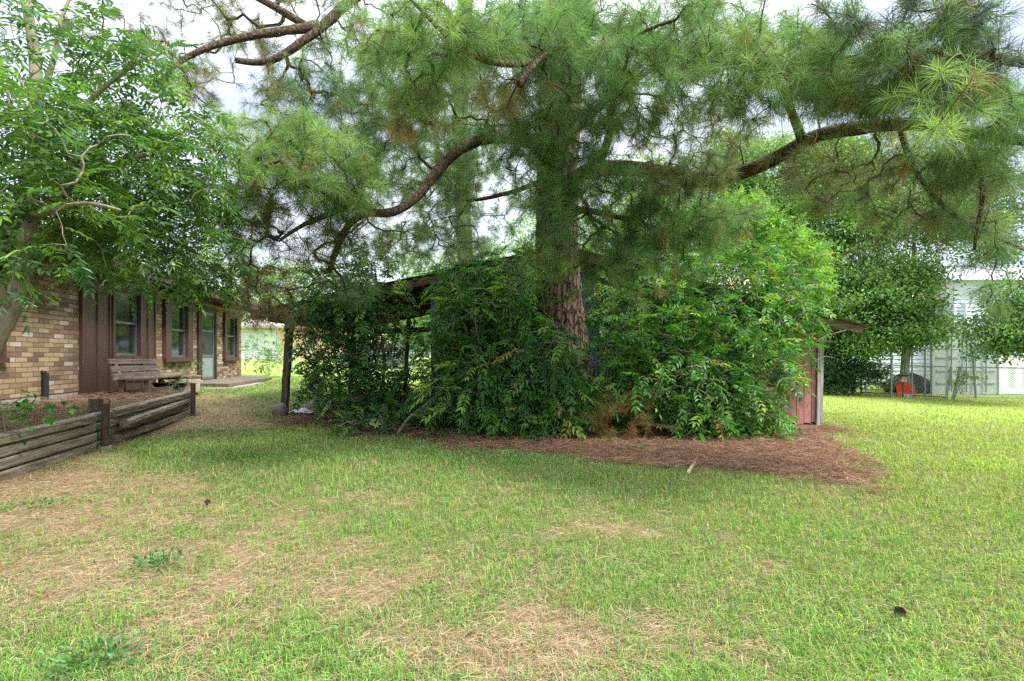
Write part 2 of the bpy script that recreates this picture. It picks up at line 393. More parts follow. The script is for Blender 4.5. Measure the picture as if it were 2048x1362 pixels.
# patio
Pt = Geo(); poly = [tuple(hp(4.75,.02,0)[:2]), (-7.98,13.3), (-7.1,13.15), (-7.82,17.1), tuple(hp(9.6,.02,0)[:2])]
Pt.prism(poly, (.36,.555), 2); pa = mk('patio', Pt, MAT['patio']); tag(pa, None, None, kind='structure')
Pt = Geo(); Pt.prism([(-8.2,12.9),(-7.3,12.55),(-6.9,13.0),(-7.35,15.6),(-7.8,15.6)], (.2,.462), 2)
pa = mk('path', Pt, MAT['concrete']); tag(pa, None, None, kind='structure')

# ------------------------------------------------------------------ brick house
house = thing('brick_house', (HA[0],HA[1],0), 'low tan brick house with brown board panel, windows and screen door on the left', 'house', rz=HR, local=True)
def wallboxes(g, s0, s1, z0, z1, holes, y0=0, y1=.14):
    xs = sorted({s0,s1}|{h[0] for h in holes}|{h[1] for h in holes}); xs = [x for x in xs if s0<=x<=s1]
    for a,b_ in zip(xs,xs[1:]):
        mid = (a+b_)/2; hs = sorted([h for h in holes if h[0]<mid<h[1]], key=lambda h:h[2]); z = z0
        for h in hs:
            if h[2]>z: g.box((a,y0,z),(b_,y1,h[2]))
            z = h[3]
        if z<z1: g.box((a,y0,z),(b_,y1,z1))
holes = [(-2.95,-1.72,1.2,2.62),(3.26,4.96,1.15,2.62),(5.36,6.78,.5,2.66),(7.42,8.92,1.15,2.62)]
g = Geo(); wallboxes(g, -8, .03, .63, 2.63, holes); mk('wall', g, MAT['brick'], house)
g = Geo(); wallboxes(g, 2.85, 9.34, .555, 2.78, holes); mk('wall', g, MAT['brick'], house)
g = Geo(); g.box((9.2,.143,.5),(9.34,8,2.78)); mk('wall', g, MAT['brick'], house)
g = Geo(); g.box((-8,-.012,2.632),(.03,.14,2.9)); mk('brick_header', g, MAT['soldier'], house)
g = Geo(); g.box((-8,.012,.1),(9.33,.3,.628)); mk('foundation', g, MAT['concrete'], house)
g = Geo(); g.box((-8,.16,.4),(9.1,.2,2.9)); mk('inner_wall', g, MAT['dkbrown'], house)
# board and batten panel
g = Geo(); wallboxes(g, .03, 2.85, .53, 2.7, [(1.0,2.14,1.2,2.62)], -.04, .1)
for s in (.05,.52,.93,2.2,2.47,2.8): g.box((s-.022,-.062,.53),(s+.022,-.0405,2.6))
g.box((.03,-.066,2.45),(.97,-.0415,2.6)) ; g.box((.03,-.075,2.69),(2.85,-.0425,2.93)); g.box((.0,-.085,2.66),(2.88,-.045,2.69))
for s in (.08,.5,.95,1.5,2.1,2.6): g.box((s-.02,-.095,2.7),(s+.02,-.0755,2.92))
mk('board_panel', g, MAT['brown'], house)
def window(s0, s1, z0, z1, cw, depth=-.05, cb=.12, ct=.12):
    g = Geo(); y0, y1 = depth-.03, .13
    g.box((s0-cw,y0,z0-cb),(s0-.03,y1,z1+ct)); g.box((s1+.03,y0,z0-cb),(s1+cw,y1,z1+ct))
    g.box((s0-.03,y0+.002,z0-cb),(s1+.03,y1,z0-.03)); g.box((s0-.03,y0+.002,z1+.03),(s1+.03,y1,z1+ct))
    g.box((s0-cw-.02,y0-.025,z0-cb-.03),(s1+cw+.02,y0-.001,z0-cb+.045))
    w = mk('window', g, MAT['brown'], house); zm = z0+(z1-z0)*.52
    g = Geo(); t = .035; yy = .0
    for a,b_ in (((s0-.03,yy,z0-.03),(s0+t-.03,yy+.06,z1+.03)),((s1-t+.03,yy,z0-.03),(s1+.03,yy+.06,z1+.03)),((s0,yy+.002,z0-.03),(s1,yy+.06,z0+.01)),
                 ((s0,yy+.002,z1-.01),(s1,yy+.06,z1+.03)),((s0,yy-.006,zm-.022),(s1,yy+.06,zm+.022))): g.box(a,b_)
    o = mk('sash', g, MAT['alu'], house); o.parent = w
    g = Geo(); g.box((s0,yy+.03,zm+.02),(s1,yy+.045,z1)); o = mk('pane', g, MAT['glass'], house); o.parent = w
    g = Geo(); g.box((s0,yy+.034,z0),(s1,yy+.049,zm-.02)); o = mk('pane', g, MAT['glass'], house); o.parent = w
    return w
window(-2.88,-1.85,1.3,2.5,.1,depth=-.02)
window(1.1,2.04,1.29,2.53,.11)
window(3.62,4.55,1.26,2.5,.34)
window(7.66,8.6,1.26,2.5,.22)
g = Geo(); g.box((5.36,-.05,.5),(5.62,.13,2.66)); g.box((6.66,-.05,.5),(6.78,.13,2.66)); g.box((5.62,-.048,2.54),(6.66,.13,2.66))
door = mk('door', g, MAT['dkbrown'], house)
g = Geo(); a0,a1 = 5.64,6.64
for q0,q1 in (((a0,-.02,.57),(a0+.07,.02,2.53)),((a1-.07,-.02,.57),(a1,.02,2.53)),((a0+.07,-.018,.57),(a1-.07,.02,.65)),((a0+.07,-.018,2.45),(a1-.07,.02,2.53)),((a0+.07,-.018,1.22),(a1-.07,.02,1.29)),((a0+.07,-.018,1.95),(a1-.07,.02,2.0))): g.box(q0,q1)
o = mk('screen_frame', g, MAT['alu'], house); o.parent = door
g = Geo(); g.box((a0+.07,-.004,.65),(a1-.07,.01,1.22)); o = mk('kick_panel', g, MAT['doorpanel'], house); o.parent = door
g = Geo(); g.box((a0+.07,-.004,1.29),(a1-.07,.01,1.95)); o = mk('screen', g, MAT['screen'], house); o.parent = door
g = Geo(); g.box((a0+.07,-.004,2.0),(a1-.07,.01,2.45)); o = mk('pane', g, MAT['glass'], house); o.parent = door
g = Geo(); g.box((a0+.01,-.055,1.45),(a0+.05,-.021,1.6)); g.box((a0+.01,-.07,1.53),(a0+.13,-.056,1.55)); o = mk('handle', g, MAT['black'], house); o.parent = door
# roof
g = Geo(); th = math.atan(.3)
for y0,y1,up in ((-.62,4.1,1),(4.1,8.8,-1)):
    zz = lambda y: 2.98+.3*(y+.62) if up==1 else 2.98+.3*4.72-.3*(y-4.1)
    g.add([(-8.4,y0,zz(y0)),(9.9,y0,zz(y0)),(9.9,y1,zz(y1)),(-8.4,y1,zz(y1)),(-8.4,y0,zz(y0)+.09),(9.9,y0,zz(y0)+.09),(9.9,y1,zz(y1)+.09),(-8.4,y1,zz(y1)+.09)],
          [(0,3,2,1),(4,5,6,7),(0,1,5,4),(1,2,6,5),(2,3,7,6),(3,0,4,7)])
roof = mk('roof', g, MAT['shingle'], house)
g = Geo(); g.box((-8.35,-.6,2.83),(9.85,-.565,3.0)); o = mk('fascia', g, MAT['brown'], house); o.parent = roof
g = Geo(); g.box((-8.3,-.564,2.865),(9.8,.1,2.89)); o = mk('soffit', g, MAT['dkbrown'], house); o.parent = roof
g = Geo(); g.add([(9.32,.0,2.78),(9.32,8,2.78),(9.32,4.1,4.3),(9.2,.0,2.78),(9.2,8,2.78),(9.2,4.1,4.3)], [(0,1,4,3),(1,2,5,4),(2,0,3,5)], [(0,2,1),(3,4,5)])
mk('gable', g, MAT['brown'], house)
g = Geo(); g.tube([(-.93,-.05,.42),(-.93,-.05,.98)], .045, 10); g.tube([(-.93,-.05,.98),(-.93,0.02,1.0)], .03, 8); mk('drain_pipe', g, MAT['black'], house)

# ------------------------------------------------------------------ timber retaining wall
MAT['tbr'].name = 'old_timber'
def pline(y, off=0): return np.array([tl(y)+off, y])
rw = thing('retaining_wall', (tl(5.5),5.5,.1), 'near long stack of four weathered landscape timbers edging the raised bed', 'retaining wall', 'timber bed edging')
rdir = math.atan2(1,-.245)
def timber(g, y0, y1, z0, z1, h=.1, w=.12, off=0, off2=None):
    off2 = off if off2 is None else off2
    a = np.array([tl(y0)+off, y0, z0+h/2]); b_ = np.array([tl(y1)+off2, y1, z1+h/2])
    g.beam(a, b_, w, h, .006, 14, .17)
# local wood grain runs along the timber: rotate the thing
def rot_part(name, g, mat, root, rz, smooth=False):
    """bake geometry into a frame rotated by rz so that x runs along the piece"""
    c, s = math.cos(-rz), math.sin(-rz); loc = wloc(root); V = np.vstack(g.v)-loc
    V2 = np.stack([V[:,0]*c-V[:,1]*s, V[:,0]*s+V[:,1]*c, V[:,2]],1); g.v = [V2]
    root['_local'] = 1; o = mk(name, g, mat, root, smooth=smooth); return o
rw.rotation_euler = (0,0,rdir)
for k in range(4):
    g = Geo(); timber(g, .9+.1*k, 6.36, .07+k*.113, .1+k*.113, off=rng.uniform(-.012,.012)); rot_part('timber', g, MAT['tbr'], rw, rdir)
for k in range(4):
    g = Geo(); timber(g, 6.38, 6.74+.03*k, .1+k*.113, .105+k*.113, off=-.03+rng.uniform(-.01,.01)); rot_part('timber', g, MAT['tbr'], rw, rdir)
rw2 = thing('retaining_wall', (tl(8.3),8.3,.13), 'far stack of green stained landscape timbers between the two rusty posts', 'retaining wall', 'timber bed edging')
rw2.rotation_euler = (0,0,rdir)
for k,(h,dz) in enumerate(((.1,0),(.1,.11),(.1,.225),(.115,.335))):
    g = Geo(); timber(g, 6.86+.05*(k%2), 9.75, .1+dz, .16+dz, h=h, off=(-.01,-.09,-.06,-.03)[k]); rot_part('timber', g, MAT['tbr'], rw2, rdir)
g = Geo(); a = np.array([tl(7.0)+.1,7.0,.35]); b_ = np.array([tl(9.6)-.02,9.6,.44]); g.beam(a,b_,.12,.1,.008,12,.3,.2)
lt = thing('loose_timber', a, 'loose dark timber sliding out of the front of the far timber stack', 'timber', rz=rdir); rot_part('log', g, MAT['tbr'], lt, rdir)
def rpost(y, off, top, r, label, hook=False):
    x = tl(y)+off; z0 = gz1(x,y)-.05
    t = thing('rusty_post', (x,y,z0), label, 'metal post', 'rusty posts holding the timbers')
    g = Geo(); g.tube([(x,y,z0),(x+.005,y,top)], r, 12); mk('pipe', g, MAT['rust'], t, smooth=False)
    if hook:
        g = Geo(); g.tube([(x+.06*math.cos(a_)-.0,y,top+.02+.035*math.sin(a_)) for a_ in np.linspace(-.6,3.7,10)], .007, 6); mk('wire_loop', g, MAT['rust'], t)
        g = Geo(); g.tube([(x,y,z0+.0),(x,y,z0+.09)], r*1.5, 12); mk('collar', g, MAT['concrete'], t)
rpost(6.45, .13, .67, .043, 'rusty pipe post with a wire loop on top holding the near timbers', True)
rpost(9.45, .12, .76, .04, 'plain rusty post at the far end of the timber edging')
g = Geo(); x,y = tl(6.7)-.16,6.75; g.beam((x,y,.2),(x,y,.7),.13,.11,0,1,.1); sp_ = mk('wood_stake', g, MAT['postwood']); tag(sp_, 'short square wooden stake just behind the near rusty post', 'stake')

# ------------------------------------------------------------------ bench
bl = hp(.95,.7,BZ)
bench = thing('wooden_bench', bl, 'weathered grey slatted wooden bench against the brown board panel', 'bench', rz=HR, local=True)
def bx(name, a, b_, mat=MAT['benchwood'], **k):
    g = Geo(); g.beam(a, b_, k.get('w',.03), k.get('h',.09), .006, 8, .12, k.get('roll',0)); return mk(name, g, mat, bench)
L0,L1 = -.93,.93
for k,(z,y) in enumerate(((.31,.16),(.45,.2),(.59,.24))):
    bx('back_slat', (L0+.02*k,y,z+.06),(L1-.02,y,z+.06-.01*k), w=.03, h=(.13,.11,.095)[k], roll=.2)
for k in range(4): bx('seat_slat', (L0+.1,.08-.125*k,.33),(L1+.1*(k>1),.08-.125*k,.335), w=.1, h=.03)
for s in (-.7,.85):
    bx('leg', (s,-.3,0),(s,-.3,.3), w=.08, h=.09); bx('leg', (s,.12,0),(s,.12,.31), w=.08, h=.09)
    bx('arm_support', (s,.12,.28),(s,.27,.7), w=.07, h=.045); bx('cross_rail', (s,-.33,.275),(s,.14,.275), w=.05, h=.05)
bx('stretcher', (-.7,-.28,.1),(.85,-.28,.1), w=.04, h=.09)
# pan under bench
g = Geo(); c0 = hp(1.55,.85,BZ+.02)
prof = [(.0,.02),(.2,.02),(.25,.1),(.3,.17),(.33,.175),(.33,.165),(.3,.15),(.26,.09),(.2,.035),(0,.035)]
ang = np.linspace(0,2*math.pi,24,endpoint=False)
V = np.array([[(c0[0]+r*math.cos(a),c0[1]+r*math.sin(a),c0[2]+z) for a in ang] for r,z in prof]).reshape(-1,3)
i = np.arange(len(prof)-1)[:,None]*24; k = np.arange(24)[None]; k2 = (k+1)%24
g.add(V, np.stack([i+k,i+k2,i+24+k2,i+24+k],-1).reshape(-1,4)); o = mk('metal_pan', g, MAT['black'], smooth=True); tag(o,'round dark metal pan on the ground beneath the wooden bench','pan')

# cooler
cl = thing('cooler', (-6.95,11.25,gz1(-6.95,11.25)+.03), 'beige picnic cooler with a brownish lid near the end of the timber edging', 'cooler', rz=HR+math.pi+.35, local=True)
def taper(g, x, y, z0, z1, k):
    g.add([(-x*k,-y*k,z0),(x*k,-y*k,z0),(x*k,y*k,z0),(-x*k,y*k,z0),(-x,-y,z1),(x,-y,z1),(x,y,z1),(-x,y,z1)],[(0,3,2,1),(4,5,6,7),(0,1,5,4),(1,2,6,5),(2,3,7,6),(3,0,4,7)])
def bev(o, w=.01, n=3):
    m_ = o.modifiers.new('bevel','BEVEL'); m_.width = w; m_.segments = n; m_.limit_method = 'ANGLE'; return o
g = Geo(); taper(g,.17,.24,0,.3,.9); bev(mk('body', g, MAT['cooler'], cl), .02)
g = Geo(); taper(g,.18,.25,.302,.36,.99); bev(mk('lid', g, MAT['coolerlid'], cl), .015)
for sgn in (-1,1):
    g = Geo(); g.tube([(0-.07,sgn*.235,.25),(-.07,sgn*.275,.23),(.07,sgn*.275,.23),(.07,sgn*.235,.25)], .01, 8); mk('handle', g, MAT['cooler'], cl)
    g = Geo(); g.box((sgn*.155,-.09,.16),(sgn*.171,.09,.22)); mk('recess', g, MAT['coolerlid'], cl)

# ------------------------------------------------------------------ shed
SX0, SX1, SYF, SYB = -1.56, 6.2, 10.1, 15.2
PKX = 1.0
def roofz(x): return 3.26-(PKX-x)*.205 if x<PKX else 3.26-(x-PKX)*.262
shed = thing('metal_shed', (2.3,12.5,gz1(2.3,12.5)), 'old corrugated metal shed with open lean-to on its left, overgrown by shrubs', 'shed')
def corr(g, p0, p1, z0f, z1f, amp=.012, pitch=.076, n_per=6):
    p0 = np.array(p0,float); p1 = np.array(p1,float); L = np.linalg.norm(p1-p0); d = (p1-p0)/L; nn = np.array([d[1],-d[0]])
    N = int(L/pitch*n_per); s = np.linspace(0,L,N+1); off = amp*np.sin(s/pitch*2*math.pi)
    xy = p0+d*s[:,None]+nn*off[:,None]
    zb = np.array([z0f(*q) for q in xy]); zt = np.array([z1f(*q) for q in xy])
    V = np.vstack([np.c_[xy,zb],np.c_[xy,zt]]); i = np.arange(N)
    g.add(V, np.stack([i,i+1,i+N+2,i+N+1],-1))
zb = lambda x,y: -.2
g = Geo(); corr(g,(SX0,SYF),(5.0,SYF+.5),zb,lambda x,y: roofz(x)-.12); corr(g,(SX0,SYF),(SX0,SYB),zb,lambda x,y: roofz(x)-.12)
corr(g,(SX0,SYB),(SX1,SYB),zb,lambda x,y: roofz(x)-.12); mk('wall', g, MAT['galv'], shed)
# red siding front section and side
g = Geo()
bw = .15; n = 9
for k in range(n):
    x0 = 4.85+k*bw; yy = SYF+.5+.02*(k%1); zt = roofz(x0+bw/2)-.12
    g.box((x0,yy,-.12+.02*(k%3)),(x0+bw-.012,yy+.03,zt))
for k in range(30):
    y0 = SYF+.6+k*bw; g.box((SX1-.02,y0,-.14),(SX1+.01,y0+bw-.012,1.75))
mk('red_siding', g, MAT['redpaint'], shed)
g = Geo(); g.beam((SX1-.02,SYF+.47,-.2),(SX1+.02,SYF+.47,1.86),.12,.04,.006,6,.1); g.beam((SX1+.05,SYF+.55,-.2),(SX1+.07,SYF+.55,1.8),.04,.12,.006,6,.1)
mk('corner_board', g, MAT['greyboard'], shed)
g = Geo()
def corr_roof(g, x0, x1, y0, y1, zo=0):
    N = int((y1-y0)/.076*5); s = np.linspace(y0,y1,N+1); of = .011*np.sin(s/.076*2*math.pi)
    V = np.vstack([np.c_[np.full(N+1,x),s,roofz(x)+zo+of] for x in (x0,x1)]); i = np.arange(N); g.add(V, np.stack([i,i+1,i+N+2,i+N+1],-1))
for x0,x1,zo in ((-4.95,-2.9,.0),(-3.0,-1.0,.02),(-1.1,PKX,.035),(PKX,3.1,.035),(3.0,5.0,.02),(4.9,6.72,.0)): corr_roof(g,x0,x1,SYF-.35+rng.uniform(-.08,.08),SYB+.4,zo+.03)
roof = mk('roof', g, MAT['rustroof'], shed)
for y in (SYF-.22,11.3,12.5,13.8,15.1):
    g = Geo(); g.beam((-4.9,y,roofz(-4.9)-.06),(PKX,y,roofz(PKX)-.06),.045,.14,.01,10,.05); mk('rafter', g, MAT['shedwood'], shed); g = Geo(); g.beam((PKX,y,roofz(PKX)-.06),(6.6,y,roofz(6.6)-.06),.045,.14,.01,10,.05); mk('rafter', g, MAT['shedwood'], shed)
for x in (-4.7,-3.7,-2.7,-1.8): g = Geo(); g.beam((x,SYF-.3,roofz(x)+.005),(x,SYB+.3,roofz(x)+.005),.09,.035,.01,6,.05); mk('purlin', g, MAT['shedwood'], shed)
for q_ in (((-4.62,SYF-.1,1.98),(-4.62,SYB,2.0),.05,.16),((-4.6,SYB-.1,1.93),(SX0,SYB-.1,2.05),.05,.15),((6.3,SYF+.3,1.74),(6.3,SYB,1.74),.14,.09)):
    g = Geo(); g.beam(*q_,.01,8,.05); mk('beam', g, MAT['shedwood'], shed)
for (x,y,w) in ((-4.53,10.6,.125),(-4.55,15.0,.13),(-3.0,15.0,.1)):
    g = Geo(); z0 = gz1(x,y)-.1; g.beam((x+.0-.07,y,z0),(x+.05,y,roofz(x)-.12),w*1.05,w,.012,8,.1); mk('post', g, MAT['postwood'], shed)

# ------------------------------------------------------------------ rocks, tarp, sticks etc
def rock(cx, cy, rx, ry, rz_, seed, label, group=None, mat='rock', zz=None):
    g = Geo(); n1,n2 = 14,22; V = []
    for i in range(n1+1):
        ph = math.pi*i/n1
        for k in range(n2):
            a = 2*math.pi*k/n2; x,y,z = math.sin(ph)*math.cos(a),math.sin(ph)*math.sin(a),math.cos(ph)
            r = 1+.5*(float(fbm(np.array(x*1.6+seed+z),np.array(y*1.6-z+seed),3,seed))-.5)
            V.append((cx+x*rx*r, cy+y*ry*r, z*rz_*r))
    V = np.array(V); z0 = gz1(cx,cy) if zz is None else zz; V[:,2] += z0+rz_*.45
    i = np.arange(n1)[:,None]*n2; k = np.arange(n2)[None]; k2 = (k+1)%n2
    g.add(V, np.stack([i+k,i+n2+k,i+n2+k2,i+k2],-1).reshape(-1,4)); o = mk('rock', g, MAT[mat], smooth=True); tag(o,label,'rock',group); return o
rock(-4.55,10.3,.16,.14,.16,3,'brown rock leaning against the foot of the lean-to post','rocks around the lean-to')
rock(-4.75,10.4,.06,.05,.05,9,'small pale stone left of the lean-to post foot','rocks around the lean-to')
x,y = G(640,825); rock(x,y+.2,.38,.25,.15,5,'broad flat grey rock right of the crumpled sheet under the lean-to','rocks around the lean-to')
x,y = G(800,818); rock(x,y,.22,.18,.22,12,'dark rock deep under the leaves beside the shed wall','rocks around the lean-to')
g = Geo(); N = 16; x0,y0 = G(604,828); XX2,YY2 = np.meshgrid(np.linspace(-.2,.2,N),np.linspace(-.15,.15,N))
zz = .03+.1*fbm(XX2*9+3,YY2*9,4,77)*np.exp(-(XX2/.17)**2-(YY2/.13)**2)*1.6
V = np.stack([x0+XX2*(1+.3*vnoise(YY2*12,XX2*5,4)),y0+YY2,gz1(x0,y0)+zz],-1).reshape(-1,3); i = np.arange(N-1)[:,None]*N+np.arange(N-1)[None]
g.add(V, np.stack([i,i+1,i+N+1,i+N],-1).reshape(-1,4)); V3 = V.copy(); V3[:,2] -= .02; g.add(V3, np.stack([i,i+N,i+N+1,i+1],-1).reshape(-1,4))
o = mk('crumpled_sheet', g, MAT['tarp']); tag(o,'crumpled black and white plastic sheet beside the lean-to post','plastic sheet','plastic sheets')
c = o.copy(); COL.objects.link(c); x1_,y1_ = G(668,822); c.location = (x1_,y1_,gz1(x1_,y1_)); c.rotation_euler = (0,0,1.2); tag(c,'scrap of pale plastic sheet right of the flat grey rock','plastic sheet','plastic sheets')
# old tyre standing in the lean-to (grey)
tx,ty = G(632,790); tz = gz1(tx,ty); tt = thing('old_tyre', (tx,ty,tz), 'old grey tyre standing behind the hanging leaves of the lean-to', 'tyre')
def torus(g, c, R, r, ax, n=28, k=10, sq=1.):
    ax = np.array(ax,float); ax /= np.linalg.norm(ax); u = np.cross(ax,(0,0,1.)); 
    if np.linalg.norm(u)<.1: u = np.array([1.,0,0])
    u /= np.linalg.norm(u); w = np.cross(ax,u); V = []
    for i in range(n):
        a = 2*math.pi*i/n; d = u*math.cos(a)+w*math.sin(a)
        for j in range(k):
            b_ = 2*math.pi*j/k; V.append(np.array(c)+d*(R+r*math.cos(b_))+ax*r*sq*math.sin(b_))
    Q = [(i*k+j,((i+1)%n)*k+j,((i+1)%n)*k+(j+1)%k,i*k+(j+1)%k) for i in range(n) for j in range(k)]
    g.add(V,Q)
g = Geo(); torus(g,(tx,ty,tz+.28),.2,.085,(.9,1,.3)); mk('tread', g, M2('grey_rubber',lin((70,68,66)),lin((120,116,110)),5,.8,.3,.004), tt, smooth=True)
g = Geo(); torus(g,(tx,ty,tz+.28),.12,.03,(.9,1,.3)); mk('rim', g, MAT['galv'], tt, smooth=True)

def stick(pts, r, label, mat='stick', name='fallen_branch', grp=None, taper_=.6):
    pts = np.array(pts); n = 14
    t = np.linspace(0,len(pts)-1,n); Q = np.stack([np.interp(t,range(len(pts)),pts[:,k]) for k in range(3)],1)
    if name!='wood_piece': Q[1:-1] += rng.normal(0,r*.35,(n-2,3))
    g = Geo(); g.tube(Q, np.linspace(r,r*taper_,n), 8, wob=.2 if name!='wood_piece' else .1)
    o = mk(name, g, MAT[mat], smooth=True); tag(o,label,'stick',grp); return o
def gp(px,py,h=0):
    x,y = G(px,py); return (x,y,gz1(x,y)+h)
a = gp(795,872,.02); b_ = P(868,796,a[1]+.25)
stick([a,(a[0]+.12,a[1]+.05,.22),b_,P(900,765,a[1]+.6)], .026, 'bent grey branch leaning from the needles into the left shrub')
a = P(1100,788,8.0); b_ = gp(1162,853,.05); stick([a,P(1130,822,7.9),b_], .02, 'thin dead branch slanting through the shrub left of the pine foot')
a = gp(1376,950,.02); b_ = gp(1394,922,.035); stick([a,b_], .022, 'short pale piece of cut wood lying on the needle bed edge', 'cutwood', 'wood_piece', taper_=.8)
a = gp(1570,890,.03); b_ = gp(1650,896,.05); stick([a,gp(1610,885,.06),b_], .02, 'dark crooked stick on the ground near the red shed corner')
a = gp(1455,858,.04); b_ = gp(1492,882,.03); stick([a,b_], .024, 'stubby dark stick under the right bush on the needles')
a = gp(1575,905,.03); b_ = gp(1690,915,.02); stick([a,gp(1640,902,.04),b_], .009, 'thin pale twig lying flat at the right end of the needles')
stick([P(1560,770,9.6),P(1600,735,9.7),P(1650,712,9.8),P(1668,716,9.8)], .007, 'bare pale twig poking out past the red shed corner', name='bare_twig')
stick([P(1600,705,9.6),P(1650,672,9.6),P(1692,660,9.7)], .008, 'bare pale twig reaching up to the shed eave', name='bare_twig')
# pine cones and bits of stick in the grass
for k_,(px,py,lab) in enumerate(((1800,1236,'dark pine cone lying in the lawn at lower right'),(415,1012,'dark pine cone on the dry patch by the timbers'),(1560,905,'pine cone at the right end of the needle bed'))):
    x,y = G(px,py); z = gz1(x,y)+.03; g = Geo(); R3 = rng.random()*6
    for i in range(46):
        t_ = i/46; a = i*2.4; r = .019*math.sin(math.pi*min(t_*1.1+.1,1))**.7+.004; ax = np.array([math.cos(R3),math.sin(R3),.1]); sd = np.array([-math.sin(R3),math.cos(R3),0.]); c0 = np.array([x,y,z])+ax*(t_-.5)*.06
        d = sd*math.cos(a)+np.array([0,0,1.])*math.sin(a); w_ = np.cross(ax,d)
        g.add([c0,c0+d*r+w_*.007+ax*.005,c0+d*r*1.15+ax*.01,c0+d*r-w_*.007+ax*.006],[(0,1,2,3)])
    o = mk('pine_cone', g, MAT['rust']); tag(o,lab,'pine cone','pine cones in the lawn')
stick([gp(600,1282,.02),gp(680,1262,.02)], .006, 'thin dark twig lying in the dry grass at bottom left')
# yellow leaf
g = Geo(); x,y = G(869,943); z = gz1(x,y)+.045; g.add([(x-.03,y,z),(x,y-.03,z+.01),(x+.035,y,z+.015),(x,y+.03,z)],[(0,1,2,3)]); g.add([(x-.03,y,z-.003),(x,y-.03,z+.007),(x+.035,y,z+.012),(x,y+.03,z-.003)],[(3,2,1,0)])
o = mk('fallen_leaf', g, MAT['yellow']); tag(o,'single bright yellow leaf lying on the lawn','leaf')
# rusty low wooden box
bxp = thing('plank_box', (P(1310,860,7.9)[0],7.9,gz1(2.1,7.9)), 'low rotten brown plank box right of the pine foot with a dark opening', 'box')
x0 = P(1268,0,7.9)[0]; x1 = P(1362,0,7.9)[0]; z = gz1(x0,7.9)
MAT['rotwood'] = woodmat('rotten_wood', lin((50,36,30)), lin((80,60,48)), lin((104,82,68)), 'x')
g = Geo(); g.beam((x0-.1,7.95,z+.27),(x1,7.85,z+.19),.3,.04,.01,8,.1); mk('top_board', g, MAT['rotwood'], bxp)
g = Geo(); g.beam((x0,7.95,z-.05),(x0-.02,7.95,z+.24),.06,.3,.01,2,.1); g.beam((x1-.02,7.9,z-.05),(x1-.02,7.9,z+.17),.05,.2,.01,2,.1); g.beam((x0,8.1,z+.12),(x1,8.05,z+.1),.04,.26,.01,4,.1); mk('side_boards', g, MAT['rotwood'], bxp)

# ------------------------------------------------------------------ vegetation tools
def frust(g, A, B_, ra, rb, sides=4):
    A = np.asarray(A); B_ = np.asarray(B_); n = len(A)
    if n==0: return
    d = B_-A; d /= np.linalg.norm(d,axis=1)[:,None]+1e-9
    h = np.where(np.abs(d[:,2:3])<.9, np.array([[0,0,1.]]), np.array([[1.,0,0]]))
    u = np.cross(d,h); u /= np.linalg.norm(u,axis=1)[:,None]; w = np.cross(d,u)
    ang = np.arange(sides)/sides*2*math.pi
    off = np.cos(ang)[None,:,None]*u[:,None]+np.sin(ang)[None,:,None]*w[:,None]
    V = np.concatenate([A[:,None]+off*np.asarray(ra)[:,None,None], B_[:,None]+off*np.asarray(rb)[:,None,None]],1)
    i = np.arange(n)[:,None]*2*sides; k = np.arange(sides)[None]; k2 = (k+1)%sides
    g.add(V.reshape(-1,3), np.stack([i+k,i+k2,i+sides+k2,i+sides+k],-1).reshape(-1,4))
def resample(pts, step):
    pts = np.asarray(pts,float); d = np.r_[0,np.cumsum(np.linalg.norm(np.diff(pts,axis=0),axis=1))]
    n = max(3,int(d[-1]/step)); t = np.linspace(0,d[-1],n)
    # smooth catmull-ish: linear interp then smoothing
    Q = np.stack([np.interp(t,d,pts[:,k]) for k in range(3)],1)
    for _ in range(3): Q[1:-1] = .25*Q[:-2]+.5*Q[1:-1]+.25*Q[2:]
    return Q, t/d[-1]
def grow(skel, targets, r0=.003, step=.13, bend=.18, droop=0., pw=.45, maxlen=1e9):
    skel = np.asarray(skel); targets = np.asarray(targets)
    dm = np.array([((skel-t)**2).sum(1).min() for t in targets]); order = np.argsort(dm)
    cap = len(skel)+int(len(targets)*12)+20000
    pos = np.empty((cap,3)); par = np.full(cap,-1); n = len(skel); pos[:n] = skel; ends = []
    for ti in order:
        t = targets[ti]; d2 = ((pos[:n]-t)**2).sum(1); j = int(d2.argmin()); D = math.sqrt(d2[j])
        if D<.02: continue
        m_ = max(1,int(math.ceil(D/step)))
        if n+m_>=cap: break
        p0 = pos[j].copy(); pd = rng.normal(size=3); ax = (t-p0)/D; pd -= ax*pd.dot(ax); pd /= np.linalg.norm(pd)+1e-9; pd[2] += droop
        u = np.arange(1,m_+1)/m_
        q = p0+(t-p0)*u[:,None]+pd*(np.sin(u*math.pi)*D*bend)[:,None]
        if m_>2: q[:-1] += rng.normal(0,.012,(m_-1,3))
        pos[n:n+m_] = q; par[n:n+m_] = np.r_[j,np.arange(n,n+m_-1)]; n += m_; ends.append(n-1)
    w = np.zeros(n); w[ends] = 1
    for i in range(n-1,len(skel)-1,-1): w[par[i]] += w[i]
    idx = np.arange(len(skel),n); pr = par[idx]
    rr = r0*np.maximum(w,1)**pw
    ra = np.minimum(rr[pr], rr[idx]*1.35); 
    ends = np.array(ends); D_ = pos[ends]-pos[par[ends]]; D_ /= np.linalg.norm(D_,axis=1)[:,None]+1e-9
    return pos[pr], pos[idx], ra, rr[idx], pos[ends], D_
def unit(a): return a/(np.linalg.norm(a,axis=-1,keepdims=True)+1e-9)
